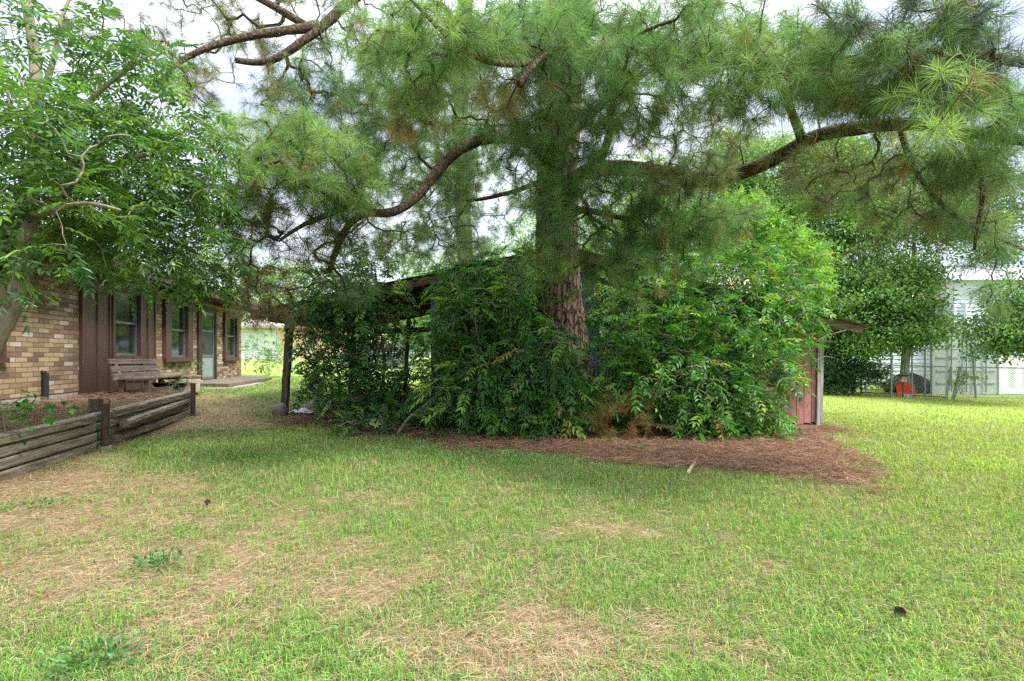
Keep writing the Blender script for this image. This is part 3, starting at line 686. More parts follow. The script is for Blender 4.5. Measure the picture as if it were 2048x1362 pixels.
def tufts(g, Pn, D, L, k, w, cols, droop=.25, spread=1.0, back=.09):
    """needle bursts: Pn,D (n,3), L (n,), k needles each"""
    n = len(Pn); D = unit(D)
    h = np.where(np.abs(D[:,2:3])<.9, np.array([[0,0,1.]]), np.array([[1.,0,0]])); u = unit(np.cross(D,h)); v = np.cross(D,u)
    th = (rng.random((n,k))**.6)*spread*1.65; ph = rng.random((n,k))*2*math.pi
    d = np.cos(th)[...,None]*D[:,None]+np.sin(th)[...,None]*(np.cos(ph)[...,None]*u[:,None]+np.sin(ph)[...,None]*v[:,None])
    base = Pn[:,None]-D[:,None]*(rng.random((n,k))*back)[...,None]*(.3+th/1.65)[...,None]
    l = L[:,None]*(.65+.4*rng.random((n,k)))
    sidev = unit(np.cross(d, rng.normal(size=(n,k,3))))
    ww = (w*(.8+.4*rng.random((n,k))))[...,None] if np.isscalar(w) else (w[:,None]*(.8+.4*rng.random((n,k))))[...,None]
    mid = base+d*(l*.55)[...,None]; mid[...,2] -= l*droop*.25
    tip = base+d*l[...,None]; tip[...,2] -= l*droop
    V = np.stack([base-sidev*ww*.6, base+sidev*ww*.6, mid+sidev*ww, mid-sidev*ww, tip],2).reshape(-1,3)
    i = np.arange(n*k)*5
    c = np.repeat(cols,k,0)
    c = c*(1+.25*(rng.random((n*k,1))-.5))
    C5 = np.repeat(c,5,0)
    g.add(V, np.stack([i,i+1,i+2,i+3],-1), np.stack([i+3,i+2,i+4],-1), c=np.clip(C5,0,1))
def compound(g, Pn, D, L, pairs, ll, lw, cols, droop=.5, fold=.3):
    """pinnate leaves: n leaves with pairs*2+1 leaflets"""
    n = len(Pn); D = unit(D); up = np.array([0,0,1.])
    side = unit(np.cross(D, up+rng.normal(0,.35,(n,3)))); nor = np.cross(side,D)
    ts = []; sg = []
    for p in range(pairs):
        t = .22+.74*p/max(pairs-1,1)
        ts += [t,t]; sg += [-1,1]
    ts.append(1.0); sg.append(0); ts = np.array(ts); sg = np.array(sg); m = len(ts)
    L_ = L[:,None]
    pos = Pn[:,None]+D[:,None]*(L_*ts)[...,None]; pos[...,2] -= droop*L_*ts**2*.6
    dr = D[:,None]*(.55+.25*rng.random((n,m,1)))+side[:,None]*sg[None,:,None]*1.0+rng.normal(0,.14,(n,m,3))
    dr[:,-1] = D+rng.normal(0,.1,(n,3)); dr[...,2] -= droop*(.35+.6*ts)[None]; dr = unit(dr)
    l = ll*(.75+.4*rng.random((n,m)))*(1-.25*np.abs(ts-.6))[None]*(L/L.mean())[:,None]
    nn = unit(nor[:,None]+rng.normal(0,.25,(n,m,3))); s2 = unit(np.cross(dr,nn)); nn = np.cross(s2,dr)
    w = l*(lw/ll)
    def pt(a,b,c): return pos+dr*(l*a)[...,None]+s2*(w*b)[...,None]+nn*(l*c)[...,None]
    V = np.stack([pt(0,0,0),pt(.3,.5,.06*fold*3),pt(.68,.36,.0),pt(1,0,-.12),pt(.68,-.36,.0),pt(.3,-.5,.06*fold*3)],2).reshape(-1,3)
    i = np.arange(n*m)*6
    c = np.repeat(cols,m,0)*(1+.3*(rng.random((n*m,1))-.5)); c = np.repeat(c,6,0)
    g.add(V, np.concatenate([np.stack([i,i+1,i+2,i+3],-1),np.stack([i,i+3,i+4,i+5],-1)]), c=np.clip(c,0,1))
    return pos[:,-1]
def leaves(g, Pn, ll, lw, cols, D=None):
    n = len(Pn); D = unit(rng.normal(size=(n,3))+np.array([0,0,-.3])) if D is None else unit(D)
    s2 = unit(np.cross(D, rng.normal(size=(n,3))*.7+np.array([0,0,1.]))); nn = np.cross(s2,D)
    l = (ll*(.7+.6*rng.random(n)))[:,None]; w = l*lw/ll
    V = np.stack([Pn, Pn+D*l*.35+s2*w*.5+nn*l*.08, Pn+D*l*.7+s2*w*.35, Pn+D*l-nn*l*.08, Pn+D*l*.7-s2*w*.35, Pn+D*l*.35-s2*w*.5+nn*l*.08],1).reshape(-1,3)
    i = np.arange(n)*6; c = np.repeat(cols*(1+.3*(rng.random((n,1))-.5)),6,0)
    g.add(V, np.concatenate([np.stack([i,i+1,i+2,i+3],-1),np.stack([i,i+3,i+4,i+5],-1)]), c=np.clip(c,0,1))
def blob(px,py,rx,ry,Y0,Y1,n):
    r = np.sqrt(rng.random(n)); a = rng.random(n)*2*math.pi; x = px+rx*r*np.cos(a); y = py+ry*r*np.sin(a); Y = rng.uniform(Y0,Y1,n)
    return np.stack([(x-1024)/F*Y, Y, CH-(y-HZ)/F*Y],1)
def pal(n, *cs, jit=.12):
    cs = np.array([lin(c)[:3] for c in cs]); w = rng.random((n,len(cs)))**3; w /= w.sum(1)[:,None]
    return np.clip((w@cs)*(1+rng.normal(0,jit,(n,1))),.003,1)
def path(*pts): return np.array([P(*p) for p in pts])

# ------------------------------------------------------------------ big pine
def limb(g, pts, r0, r1, sides=10, wob=.25, step=.12, power=1.):
    Q, t = resample(pts, step); r = r0+(r1-r0)*t**power
    g.tube(Q, r, sides, wob=wob, seed=float(pts[0][0])*3); return Q
def trunk(g, pts, rr, sides=40, step=.06, wob=.12, flare=0):
    Q, t = resample(pts, step); r = np.interp(t, np.linspace(0,1,len(rr)), rr); r = r+flare*np.exp(-t*len(Q)*step/.35)
    g.tube(Q, r, sides, wob=wob, seed=2.); return Q
pbx, pby = P(1160,0,8.7)[0], 8.7
pine = thing('pine_tree', (pbx,pby,gz1(pbx,pby)), 'massive pine with thick scaly trunk in front of the metal shed and spreading limbs', 'tree', 'pine trees')
g = Geo(); tp = path((1170,905,8.7),(1158,850,8.7),(1146,770,8.72),(1133,690,8.74),(1120,600,8.75),(1114,500,8.75),(1114,400,8.8),(1116,300,8.8),(1122,150,8.85),(1130,0,8.9),(1140,-250,9.0),(1150,-600,9.1))
TQ = trunk(g, tp, [.37,.36,.355,.35,.345,.34,.33,.29,.27,.25,.21,.14], 48, .05, .16, .12)
mk('trunk', g, MAT['bark_pine'], pine, smooth=True)
skel = []
LB = [
 (path((1108,330,8.7),(1080,285,8.5),(1045,276,8.3),(985,272,8.1),(940,284,8.0),(905,308,7.9),(868,350,7.8),(840,390,7.7),(800,422,7.6),(765,433,7.5),(742,418,7.4),(715,428,7.4),(690,458,7.4),(675,492,7.4),(658,545,7.5)),.11,.038),
 (path((742,418,7.4),(700,408,7.3),(655,430,7.2),(600,450,7.1),(560,480,7.1)),.055,.02),
 (path((742,420,7.4),(700,400,7.0),(660,395,6.8),(620,375,6.6),(585,345,6.4),(560,320,6.3)),.05,.022),
 (path((1105,395,8.75),(1150,350,8.4),(1200,336,8.2),(1260,335,7.9),(1330,345,7.5),(1420,366,7.0),(1480,346,6.6),(1560,316,6.2),(1610,276,5.9),(1680,260,5.6),(1760,250,5.3),(1840,245,5.0),(1930,265,4.7),(2048,280,4.4),(2200,300,4.1)),.135,.038),
 (path((1195,330,8.2),(1215,290,8.1),(1226,245,8.0),(1212,190,7.9),(1225,130,7.8)),.07,.03),
 (path((1605,280,5.9),(1590,240,5.8),(1575,200,5.7),(1550,150,5.6),(1500,90,5.6),(1450,60,5.5)),.05,.02),
 (path((1800,250,5.2),(1816,320,5.2),(1850,375,5.1),(1895,425,5.1),(1950,460,5.1),(2000,475,5.),(2048,500,5.)),.03,.012),
 (path((1930,268,4.7),(1960,330,4.7),(1975,400,4.8),(1950,450,4.8),(1948,500,4.9)),.03,.012),
 (path((1750,120,4.5),(1830,90,4.3),(1900,40,4.1),(1960,10,4.0)),.03,.018),
 (path((1125,60,8.9),(1250,60,7.6),(1370,100,6.4),(1480,130,5.6),(1600,140,4.9),(1750,120,4.5),(1820,105,4.2),(1950,110,3.9),(2080,130,3.6)),.1,.03),
 (path((1126,-40,8.9),(950,-80,8.6),(760,-40,8.4),(695,5,8.2),(650,50,8.0),(600,88,7.9),(545,122,7.8),(520,129,7.7),(470,120,7.6)),.15,.04),
 (path((640,52,8.0),(600,60,7.9),(560,62,7.8),(480,75,7.6),(400,100,7.4),(345,130,7.3),(312,185,7.2)),.075,.025),
 (path((505,-10,7.9),(565,22,7.9),(612,52,8.0)),.045,.06),
 (path((1128,-120,8.9),(1090,60,7.0),(1112,88,6.0),(1092,108,5.6),(1070,125,5.4),(1050,150,5.2),(1040,168,5.1)),.075,.035),
 (path((1070,125,5.4),(1020,130,5.1),(980,127,4.9),(925,105,4.7),(880,60,4.6),(840,15,4.5),(800,-20,4.5)),.035,.014),
 (path((1110,95,5.8),(1160,95,5.6),(1220,110,5.5),(1280,60,5.3),(1350,40,5.2)),.03,.014),
 (path((1130,20,8.9),(1230,-60,8.2),(1450,-160,7),(1700,-200,6)),.1,.04),
 (path((1130,20,8.9),(1050,-200,9.5),(900,-350,10.5)),.1,.05),(path((1140,-200,9),(1300,-350,10),(1500,-450,11)),.1,.05),
 (path((1118,300,8.8),(1180,230,9.4),(1260,170,10.2),(1330,120,11)),.07,.03),
 (path((1116,420,8.7),(1180,420,8.0),(1260,440,7.5),(1330,460,7.2),(1400,480,7.1)),.06,.02),
 (path((1112,350,8.8),(1040,380,9.1),(960,400,9.5),(900,400,10)),.05,.02),
]
for pts,r0,r1 in LB:
    g = Geo(); skel.append(limb(g, pts, r0, r1, 12, .3)); mk('limb', g, MAT['limb_pine'], pine, smooth=True)
SK = np.vstack(skel)
BL = [ # px,py,rx,ry,Y0,Y1,n, colour key
 (250,60,110,70,8.5,10,26,'o'),(420,60,150,70,8,10,60,'o'),(560,40,120,60,8,9.5,40,'o'),(480,190,110,40,7,8.2,22,'o'),(600,170,80,60,7.2,8.5,40,'m'),
 (350,150,70,40,7,8,14,'o'),(680,120,90,110,7.5,9,60,'m'),(660,260,110,70,7,8.5,60,'m'),
 (860,60,130,70,4.3,5.2,40,'b'),(800,140,80,80,4.6,5.6,34,'b'),(830,230,70,50,5,6,16,'r'),(930,60,120,60,4.5,5.6,34,'b'),(1000,60,130,60,5,6.5,34,'g'),(980,180,70,40,5.2,6.2,14,'r'),
 (760,60,70,60,7,8.5,34,'m'),(780,190,110,90,7,8.8,60,'m'),
 (1120,50,150,60,5,7.5,60,'g'),(1250,60,150,70,5,7.5,70,'g'),(1380,60,140,60,5,7,60,'g'),(1280,150,130,60,5.5,8,70,'g'),(1400,140,130,60,5,6.5,60,'g'),
 (1130,200,130,90,6.5,8.3,90,'g'),(1300,220,120,50,6,8,40,'m'),(1210,260,90,50,6.5,8,30,'m'),
 (1500,90,120,60,4.5,5.8,44,'b'),(1600,110,140,70,4.2,5.2,48,'b'),(1550,190,130,50,4.8,5.8,34,'g'),(1710,150,140,70,3.9,4.8,44,'b'),(1820,100,150,80,3.7,4.5,40,'g'),(1780,200,150,50,4.2,5,30,'m'),
 (1950,90,130,80,3.5,4.2,26,'d'),(1950,200,110,60,3.8,4.6,26,'g'),(1870,240,60,40,3.4,4,9,'B'),(1700,220,90,30,4.2,5,12,'r'),(2020,250,60,60,3.6,4.4,14,'g'),(1800,30,150,40,3.6,4.4,16,'d'),
 (540,260,110,40,6.3,7.4,40,'B'),(600,310,130,50,6.1,7.2,70,'B'),(530,350,80,60,6.2,7.2,44,'b'),(680,350,80,60,6.3,7.4,50,'B'),(560,400,120,50,6.5,7.6,40,'o'),(480,420,70,50,6.6,7.6,20,'r'),
 (650,410,60,40,6.6,7.4,24,'b'),(590,480,110,60,7,8,34,'o'),(500,520,70,60,7.5,8.5,30,'o'),(545,590,80,50,7.8,9,34,'r'),(530,630,50,30,8,9,8,'r'),(660,470,70,60,7,8,24,'m'),
 (750,300,80,60,7,8.2,44,'g'),(780,260,100,60,8,9.5,44,'m'),(840,330,90,60,8.5,10,34,'m'),(720,370,70,40,6.6,7.6,24,'b'),(850,440,110,70,8.5,10.5,70,'m'),(940,360,70,60,8.5,10,30,'m'),(760,470,80,50,7.8,9,20,'o'),
 (1110,300,90,90,6.5,7.8,80,'g'),(1060,350,60,60,6.6,8,36,'g'),(1130,430,80,60,6.3,7.6,26,'g'),(1090,500,70,40,6.5,7.5,12,'b'),(1070,540,70,24,6.6,7.4,10,'B'),(1200,420,90,60,6.4,7.8,34,'g'),(1160,560,50,20,6.8,7.4,4,'b'),
 (1280,430,100,60,6.4,7.6,30,'g'),(1380,420,100,50,6.4,7.6,36,'g'),(1320,500,110,50,6.6,7.8,30,'g'),(1250,520,80,50,6.6,7.6,18,'o'),(1290,560,60,30,6.6,7.4,8,'b'),(1430,440,70,40,6.8,7.8,26,'m'),(1400,330,90,40,6.6,8,20,'o'),
 (1700,330,120,60,4.8,6,26,'o'),(1800,380,120,70,5,6.2,18,'o'),(1950,330,90,50,4.4,5.2,26,'m'),(1930,400,100,60,4.7,5.6,18,'o'),(1990,470,60,50,4.6,5.4,10,'m'),(1700,400,100,30,5,6,9,'b'),(2010,560,50,60,4.8,5.6,8,'m'),(1900,460,60,30,5,5.6,8,'m'),
 (1330,280,100,50,7,9,26,'o'),(1020,230,80,50,7,9,44,'g'),(930,250,60,40,7.5,9,20,'m'),
 (1300,560,50,26,6.4,7.0,7,'B'),(1350,480,90,50,6.6,7.4,26,'g'),(1290,440,90,50,6.3,7.2,24,'g'),(1200,500,60,40,6.5,7.3,14,'b'),(1110,170,70,90,6.5,7.8,34,'m'),(1120,60,80,60,6,7.8,30,'g'),(1100,400,60,50,6.4,7.6,20,'g'),(1260,350,110,34,6.2,7.2,30,'g'),(1370,350,80,30,6.0,6.8,24,'o'),(1450,250,80,60,6,7.5,24,'o'),(1180,130,120,80,5.8,7.4,40,'m'),(930,160,90,80,6.5,8.5,34,'m'),(830,200,60,90,6.5,8.5,34,'g'),(1900,330,90,60,4.6,5.4,24,'m'),(1640,360,100,40,5.2,6.2,18,'o'),(700,560,60,50,8,9,16,'m'),
 (900,-100,300,90,5,10,30,'m'),(1500,-100,350,80,4,9,30,'m'),(300,-80,250,60,7,10,20,'m'),(1150,-500,350,300,7.5,11,70,'m'),(1300,200,250,120,10,12.5,60,'m'),
]
CK = {'o':[(104,118,62),(120,110,64),(82,102,56)],'m':[(88,124,62),(112,142,70),(76,110,62)],'g':[(86,134,60),(114,152,68),(74,116,60)],'b':[(98,142,54),(124,156,62),(80,122,54)],
      'B':[(114,154,58),(136,168,68),(92,136,54)],'r':[(140,108,62),(118,108,58),(96,114,56)],'d':[(60,84,60),(74,98,66),(52,74,54)]}
T = []; TC = []; key = []
for *bb,k in BL:
    nn = int(bb[-1]*.95); bb[2] *= 1.15; bb[3] *= 1.2; p = blob(*bb[:-1], nn)
    # clump: pull half of them towards sub centres
    sc_n = max(2,nn//6); s_ = p[rng.integers(0,nn,sc_n)]; near = np.array([s_[((s_-q)**2).sum(1).argmin()] for q in p]); p = p+(near-p)*rng.uniform(0,.3,(nn,1))
    T.append(p); TC.append(pal(nn,*CK[k])); key += [k]*nn
T = np.vstack(T); TC = np.vstack(TC)
def byrow(A,B): return {tuple(np.round(a,5)):b for a,b in zip(A,B)}
cmap = byrow(T, TC)
A_,B_,ra,rb,E,D = grow(SK, T, .0042, .11, .16, .1, .42)
g = Geo(); frust(g, A_, B_, ra, rb, 4)
mk('twigs', g, MAT['twig'], pine)
# short side shoots near each tip multiply the bursts
EC = np.array([cmap[tuple(np.round(e,5))] for e in E])
NP_,ND,NC,TA,TB = [E],[unit(D+np.array([0,0,.35])+rng.normal(0,.3,D.shape))],[EC],[],[]
for _ in range(1):
    d = unit(D+rng.normal(0,.9,D.shape)+np.array([0,0,.15])); l = rng.uniform(.16,.34,(len(E),1)); st_ = E-D*rng.uniform(.05,.25,(len(E),1))
    q = st_+d*l; TA.append(st_); TB.append(q); NP_.append(q); ND.append(d); NC.append(EC*rng.uniform(.75,1.1,(len(E),1)))
g = Geo(); frust(g, np.vstack(TA), np.vstack(TB), np.full(len(TA)*len(E),.004), np.full(len(TA)*len(E),.003), 3); mk('shoots', g, MAT['twig'], pine)
NP_,ND,NC = map(np.vstack,(NP_,ND,NC)); n = len(NP_)
g = Geo(); tufts(g, NP_, ND, rng.uniform(.14,.24,n), 78, .0016, (NC*.85+NC.mean(1,keepdims=True)*.3)*1.2, .2, 1.0, .1)
# old brown needles hanging below a share of the tips
sel = rng.random(n)<.1; tufts(g, NP_[sel]-np.array([0,0,.02]), ND[sel]*.3+np.array([0,0,-1.]), rng.uniform(.14,.22,sel.sum()), 26, .0015, pal(sel.sum(),(168,118,66),(140,104,62)), .3, .7)
mk('needles', g, MAT['needle'], pine)
print('pine tufts', n)

# ------------------------------------------------------------------ second pine behind the shed
def simple_pine(tx, Y, base_py, top_py, rad, blobs, label, k=60, w=.0022, key='m', L=(.16,.24), limbs=()):
    x = P(tx,0,Y)[0]; z = gz1(x,Y); t = thing('pine_tree',(x,Y,z),label,'tree','pine trees'); g = Geo()
    top = P(tx+10,top_py,Y)[2]; Q = trunk(g, [(x,Y,z),(x+.12,Y,z+(top-z)*.15),(x-.1,Y,z+(top-z)*.35),(x+.15,Y,z+(top-z)*.55),(x-.2,Y,z+(top-z)*.75),(x+.1,Y,top)], [rad,rad*.9,rad*.78,rad*.62,rad*.42,rad*.15], 24,.15,.12,.05)
    mk('trunk', g, MAT['bark_pine'], t, smooth=True); sk = [Q]
    if limbs:
        g = Geo()
        for pts,r0,r1 in limbs: sk.append(limb(g, path(*pts), r0, r1, 8))
        mk('limb', g, MAT['limb_pine'], t, smooth=True)
    T_ = np.vstack([blob(*b_) for b_ in blobs]); A,B_,ra,rb,E,D = grow(np.vstack(sk), T_, .006, .2, .15, .1, .42)
    g = Geo(); frust(g,A,B_,ra,rb,3); mk('twigs', g, MAT['twig'], t)
    E2 = np.vstack([E]+[E+rng.normal(0,.16,E.shape) for _ in range(2)]); D2 = np.vstack([D]*3)+rng.normal(0,.4,(len(E)*3,3))
    g = Geo(); tufts(g,E2,D2+np.array([0,0,.3]),rng.uniform(*L,len(E2)),k,w,pal(len(E2),*CK[key],(104,124,60)),.2); mk('needles', g, MAT['needle'], t); return t
simple_pine(925,14.5,0,-700,.24,[(800,380,110,90,13,16,70),(930,400,120,100,13.5,16,100),(860,500,120,50,13,15.5,80),(950,520,70,30,13.5,15.5,40),(880,250,160,90,13,16,60),(1000,200,120,120,13,16,50),(920,0,260,150,12.5,16.5,60),(760,240,90,70,13,15,30),(925,300,60,80,13.2,14.2,50),(920,120,60,90,13.2,14.2,50),(925,430,50,40,13.2,14.2,20),(925,220,60,160,12.8,13.9,90),(925,360,50,60,12.8,13.9,40)],
  'second slimmer pine standing behind the metal shed roof left of the big trunk', limbs=[((925,150,14.5),(800,330,14),(700,420,13.5)),][:0] or [(((925,330,14.5)),0,0)][:0])

# fallen / low pine branches at the pine foot
fp = thing('fallen_pine_bough', (P(1215,0,7.9)[0],7.9,gz1(1.4,7.9)), 'dead drooping pine bough with green and brown needles piled right of the pine foot', 'branch')
g = Geo(); sk = []
for pts in (((1145,850,8.2),(1180,835,7.9),(1230,825,7.7),(1290,812,7.7)),((1150,800,8.3),(1200,790,8.0),(1260,795,7.9)),((1160,862,8.0),(1210,868,7.6),(1260,862,7.5)),((1130,850,8.1),(1110,835,7.9))):
    sk.append(limb(g, path(*pts), .018, .008, 6))
mk('limb', g, MAT['limb_pine'], fp, smooth=True)
T_ = np.vstack([blob(1215,840,100,38,7.4,8.0,34),blob(1200,800,70,25,7.7,8.2,14),blob(1290,800,40,20,7.7,8.,6)]); T_[:,2] = np.maximum(T_[:,2], gz(T_[:,0],T_[:,1])+.05)
A,B_,ra,rb,E,D = grow(np.vstack(sk), T_, .004,.1,.2,0,.4); g = Geo(); frust(g,A,B_,ra,rb,4); mk('twigs', g, MAT['twig'], fp)
g = Geo(); tufts(g,E,D+rng.normal(0,.3,D.shape),rng.uniform(.14,.2,len(E)),80,.0016,pal(len(E),(150,116,66),(96,116,52),(124,136,60),(140,100,60)),.3); mk('needles', g, MAT['needle'], fp)

# ------------------------------------------------------------------ left pinnate tree
lx,ly = -4.9,4.75
lt = thing('pinnate_leaf_tree', (lx,ly,BZ), 'leafy grey barked tree with feather shaped leaves overhanging the brick house at left', 'tree')
g = Geo(); sk = []
main = [np.array([-4.95,4.7,.45])]+list(path((-35,740,4.7),(10,650,4.7),(38,575,4.7),(52,500,4.75),(62,430,4.8),(66,340,4.9),(75,250,5.0),(70,100,5.2),(40,-60,5.3)))
sk.append(limb(g, main, .078, .04, 14, .2))
mk('trunk', g, MAT['bark_grey'], lt, smooth=True); g = Geo()
for pts,r0,r1 in ((((66,440,4.8),(120,390,4.9),(200,340,5.1),(280,310,5.3),(360,290,5.6),(420,300,5.9)),.045,.015),(((60,480,4.75),(130,460,5.1),(220,450,5.6),(320,470,6.2),(420,520,7.0),(470,560,7.6)),.04,.014),
      (((66,340,4.9),(130,250,4.8),(210,170,4.8),(280,120,4.9),(330,90,5)),.035,.012),(((66,380,4.9),(20,330,4.4),(-60,260,4.2)),.035,.015),(((72,220,5),(110,120,5),(120,30,5.1),(160,-40,5.2)),.03,.012),
      (((20,620,4.7),(-20,540,4.4),(-80,450,4.2)),.05,.02),(((60,430,4.8),(110,420,4.3),(170,400,4.0),(240,420,3.9)),.03,.01)):
    sk.append(limb(g, path(*pts), r0, r1, 8))
mk('limb', g, MAT['bark_grey'], lt, smooth=True)
LBl = [(60,60,110,80,4.2,5.4,40),(30,200,90,80,3.6,4.8,36),(140,30,90,40,4.5,5.5,20),(190,90,70,40,4.6,5.4,14),(250,160,110,80,4.4,5.6,56),(360,440,110,70,5.4,7,60),(250,430,110,60,5,6.5,50),(440,470,60,60,6.4,7.4,40),(420,300,60,70,5.6,6.6,30),(300,540,140,40,5.6,7.2,44),(430,570,60,30,6.8,7.6,20),(320,120,60,50,4.6,5.4,16),(130,260,150,80,4,5.4,80),(60,330,130,90,3.9,5.2,80),
 (220,300,150,80,4.4,5.8,90),(330,240,100,70,4.8,6,50),(390,300,80,60,5.2,6.3,36),(330,370,130,80,5,6.6,80),(180,400,160,80,4.2,6,100),(60,440,120,70,3.9,5.2,70),(420,400,70,60,5.6,6.8,30),
 (300,470,150,60,5.2,7,90),(150,470,140,30,4.6,5.8,40),(400,520,80,50,6,7.4,40),(350,545,120,34,5.6,7,34),(440,565,50,30,6.8,7.8,14),(20,500,40,30,3.8,4.6,12),(230,510,100,30,5,6.2,24),(260,560,90,14,5,6,8),(450,460,60,50,6,7.2,20),(30,570,40,30,3.9,4.5,8),
 (-120,300,120,200,3.6,5.4,50),(100,-60,160,60,4.4,5.6,40)]
T_ = np.vstack([blob(b_[0]*.97-4,*b_[1:-1], int(b_[-1]*.8)) for b_ in LBl]); T_ = T_[fbm(T_[:,0]*2.2+T_[:,1]*.7,T_[:,2]*2.2,3,131)>.41]
A,B_,ra,rb,E,D = grow(np.vstack(sk), T_, .0026,.1,.15,-.1,.42); g = Geo(); frust(g,A,B_,ra,rb,4); mk('twigs', g, MAT['bark_grey'], lt)
def multi(E, D, k, sp, off):
    P_ = [E]; D_ = [D]
    for _ in range(k): P_.append(E-D*rng.uniform(0,off,(len(E),1))); D_.append(unit(D+rng.normal(0,sp,D.shape)))
    return np.vstack(P_), np.vstack(D_)
E2,D2 = multi(E,D,2,.9,.2); n = len(E2); g = Geo()
compound(g,E2,D2*np.array([1,1,.5])+np.array([0,0,-.05]),rng.uniform(.17,.32,n),5,.08,.026,pal(n,(74,112,62),(100,142,60),(62,100,62),(126,166,66)),.45)
mk('foliage', g, MAT['leaf'], lt); print('left leaves', n)

# ------------------------------------------------------------------ shrubs
def shrub(name, label, cat, base, blobs, cols, r0=.003, k=2, L=(.16,.28), pairs=5, ll=.075, lw=.024, droop=.6, stems=None, minz=.06, grp=None, sp=.9, bark='bark_grey', keep=None, dz=-.1):
    x,y = base; z = gz1(x,y); t = thing(name,(x,y,z),label,cat,grp); g = Geo(); sk = []
    for s_ in stems: sk.append(limb(g, s_[0], s_[1], s_[2], 8))
    mk('stems', g, MAT[bark], t, smooth=True)
    T_ = np.vstack([blob(*b_) for b_ in blobs]); T_ = T_[T_[:,2]>gz(T_[:,0],T_[:,1])+minz]
    if keep is not None: T_ = T_[keep(T_)]
    A,B_,ra,rb,E,D = grow(np.vstack(sk),T_,r0,.12,.18,.15,.42); g = Geo(); frust(g,A,B_,ra,rb,4); mk('twigs', g, MAT[bark], t)
    E2,D2 = multi(E,D,k,sp,.2); n = len(E2); g = Geo()
    hue = (.8+.5*fbm(E2[:,0]*1.7+E2[:,1],E2[:,2]*1.7,3,141))[:,None]
    c = pal(n,*cols,jit=.15)*hue; k3 = rng.random(n); c[k3<.1] = pal((k3<.1).sum(),(130,170,66),(150,182,84)); c[k3>.993] = pal((k3>.993).sum(),(168,160,70),(140,116,66))
    for lo_,hi_,sc_,pp in ((0,.45,1.1,pairs),(.45,.8,.8,pairs-1),(.8,1.01,.6,pairs-1)):
        q = (k3*7.3%1>=lo_)&(k3*7.3%1<hi_); compound(g,E2[q],(D2+np.array([0,0,dz]))[q],rng.uniform(*L,q.sum())*(.6+.4*sc_),pp,ll*sc_,lw*sc_,c[q],droop*rng.uniform(.7,1.1))
    mk('foliage', g, MAT['leaf'], t); print(name, n); return t
def st_(*pts): return np.array([pts[0]]+[P(*p) for p in pts[1:]])
def gb(x,y): return (x,y,gz1(x,y))
cx,cy = -.5,8.9
notr = lambda T_: ~((np.hypot(T_[:,0]-1.05,T_[:,1]-8.75)<.42))
shrub('pecan_shrub','big dense shrub of drooping feathery leaves left of the thick pine trunk','shrub',(cx,cy),
 [(930,590,50,24,8.6,9.7,36),(960,570,90,40,8.6,9.7,80),(1040,560,60,50,8.8,9.8,50),(930,650,60,60,8.3,9.6,100),(980,650,110,80,8.2,9.6,210),(1060,640,60,80,8.2,9.4,100),(915,770,70,60,7.9,9.5,130),(1000,760,120,80,7.8,9.4,240),
  (1090,740,60,90,7.7,8.9,110),(1130,710,30,60,7.7,8.1,22),(1120,800,50,60,7.6,8.6,60),(930,830,70,40,7.9,9,70),(1030,840,80,35,7.7,9,90),(1090,860,60,25,7.6,8.6,40),(860,800,30,40,8.6,9.4,26),(1000,530,60,25,9,9.8,30),(920,560,60,20,9.1,9.7,24),(890,700,30,60,8.8,9.5,24)],
 [(62,108,50),(80,132,54),(48,88,46),(108,158,62)],
 stems=[(st_(gb(cx,cy),(960,740,8.9),(930,660,8.9),(915,600,9.1)),.03,.012),(st_(gb(cx+.2,cy),(1020,730,8.8),(1030,640,8.9),(1040,570,9.1)),.03,.012),(st_(gb(cx+.1,cy-.1),(990,780,8.6),(960,700,8.4),(950,640,8.5)),.025,.01),
        (st_(gb(cx+.4,cy),(1060,780,8.4),(1090,700,8.2),(1110,680,8.0)),.02,.008),(st_(gb(cx-.2,cy),(920,790,8.7),(880,720,8.8),(860,650,9.2)),.02,.008),(st_(gb(cx,cy-.2),(960,820,8.3),(930,800,8.2)),.015,.008)],
 keep=notr, k=1, L=(.24,.4), pairs=6, ll=.115, lw=.033, droop=.75)
cx,cy = -3.0,9.9
shrub('vine_thicket','dark vine thicket hanging over the lean-to between the post and the shed wall','shrub',(cx,cy),
 [(680,690,80,100,9.1,10,150),(720,600,100,60,9.1,9.8,90),(740,770,90,60,9.1,10,80),(620,760,24,50,9.5,10,16),(640,570,50,40,9.2,9.9,50),(700,520,50,40,9.2,10.2,50),(750,515,44,24,9.3,10.2,26),(700,590,90,40,9.1,9.8,110),(630,610,40,24,9.2,9.8,30),(640,640,60,40,9.6,10.6,56),(720,650,90,50,9.4,10.6,120),(680,730,70,60,9.4,10.6,80),(770,740,60,50,9.4,10.4,50),(640,700,40,50,9.8,10.4,24),
  (720,800,70,40,9.2,10.2,70),(790,790,50,50,9.2,10.2,60),(740,850,60,25,8.2,9.2,60),(700,855,40,18,8.3,8.8,30),(800,830,50,25,8.6,9.6,40),(660,795,40,18,9.4,10,12),(830,700,30,50,9.5,10.1,20)],
 [(54,94,50),(68,114,54),(44,80,46),(88,136,58)],
 stems=[(st_(gb(-3.3,9.9),(680,760,9.7),(665,690,9.6),(680,620,9.5)),.02,.01),(st_(gb(-3.1,10),(700,700,10),(690,620,10),(690,540,10.1)),.03,.012),(st_(gb(-2.6,10),(770,740,9.9),(760,640,9.9),(750,530,10.2)),.03,.012),(st_(gb(-2.5,9.8),(790,800,9.5),(740,840,8.9),(700,855,8.5)),.02,.008),(st_(gb(-3.4,10),(660,720,10.1),(645,640,10.1)),.02,.008)],
 k=1, L=(.2,.34), ll=.09, lw=.034)
cx,cy = 3.6,9.3
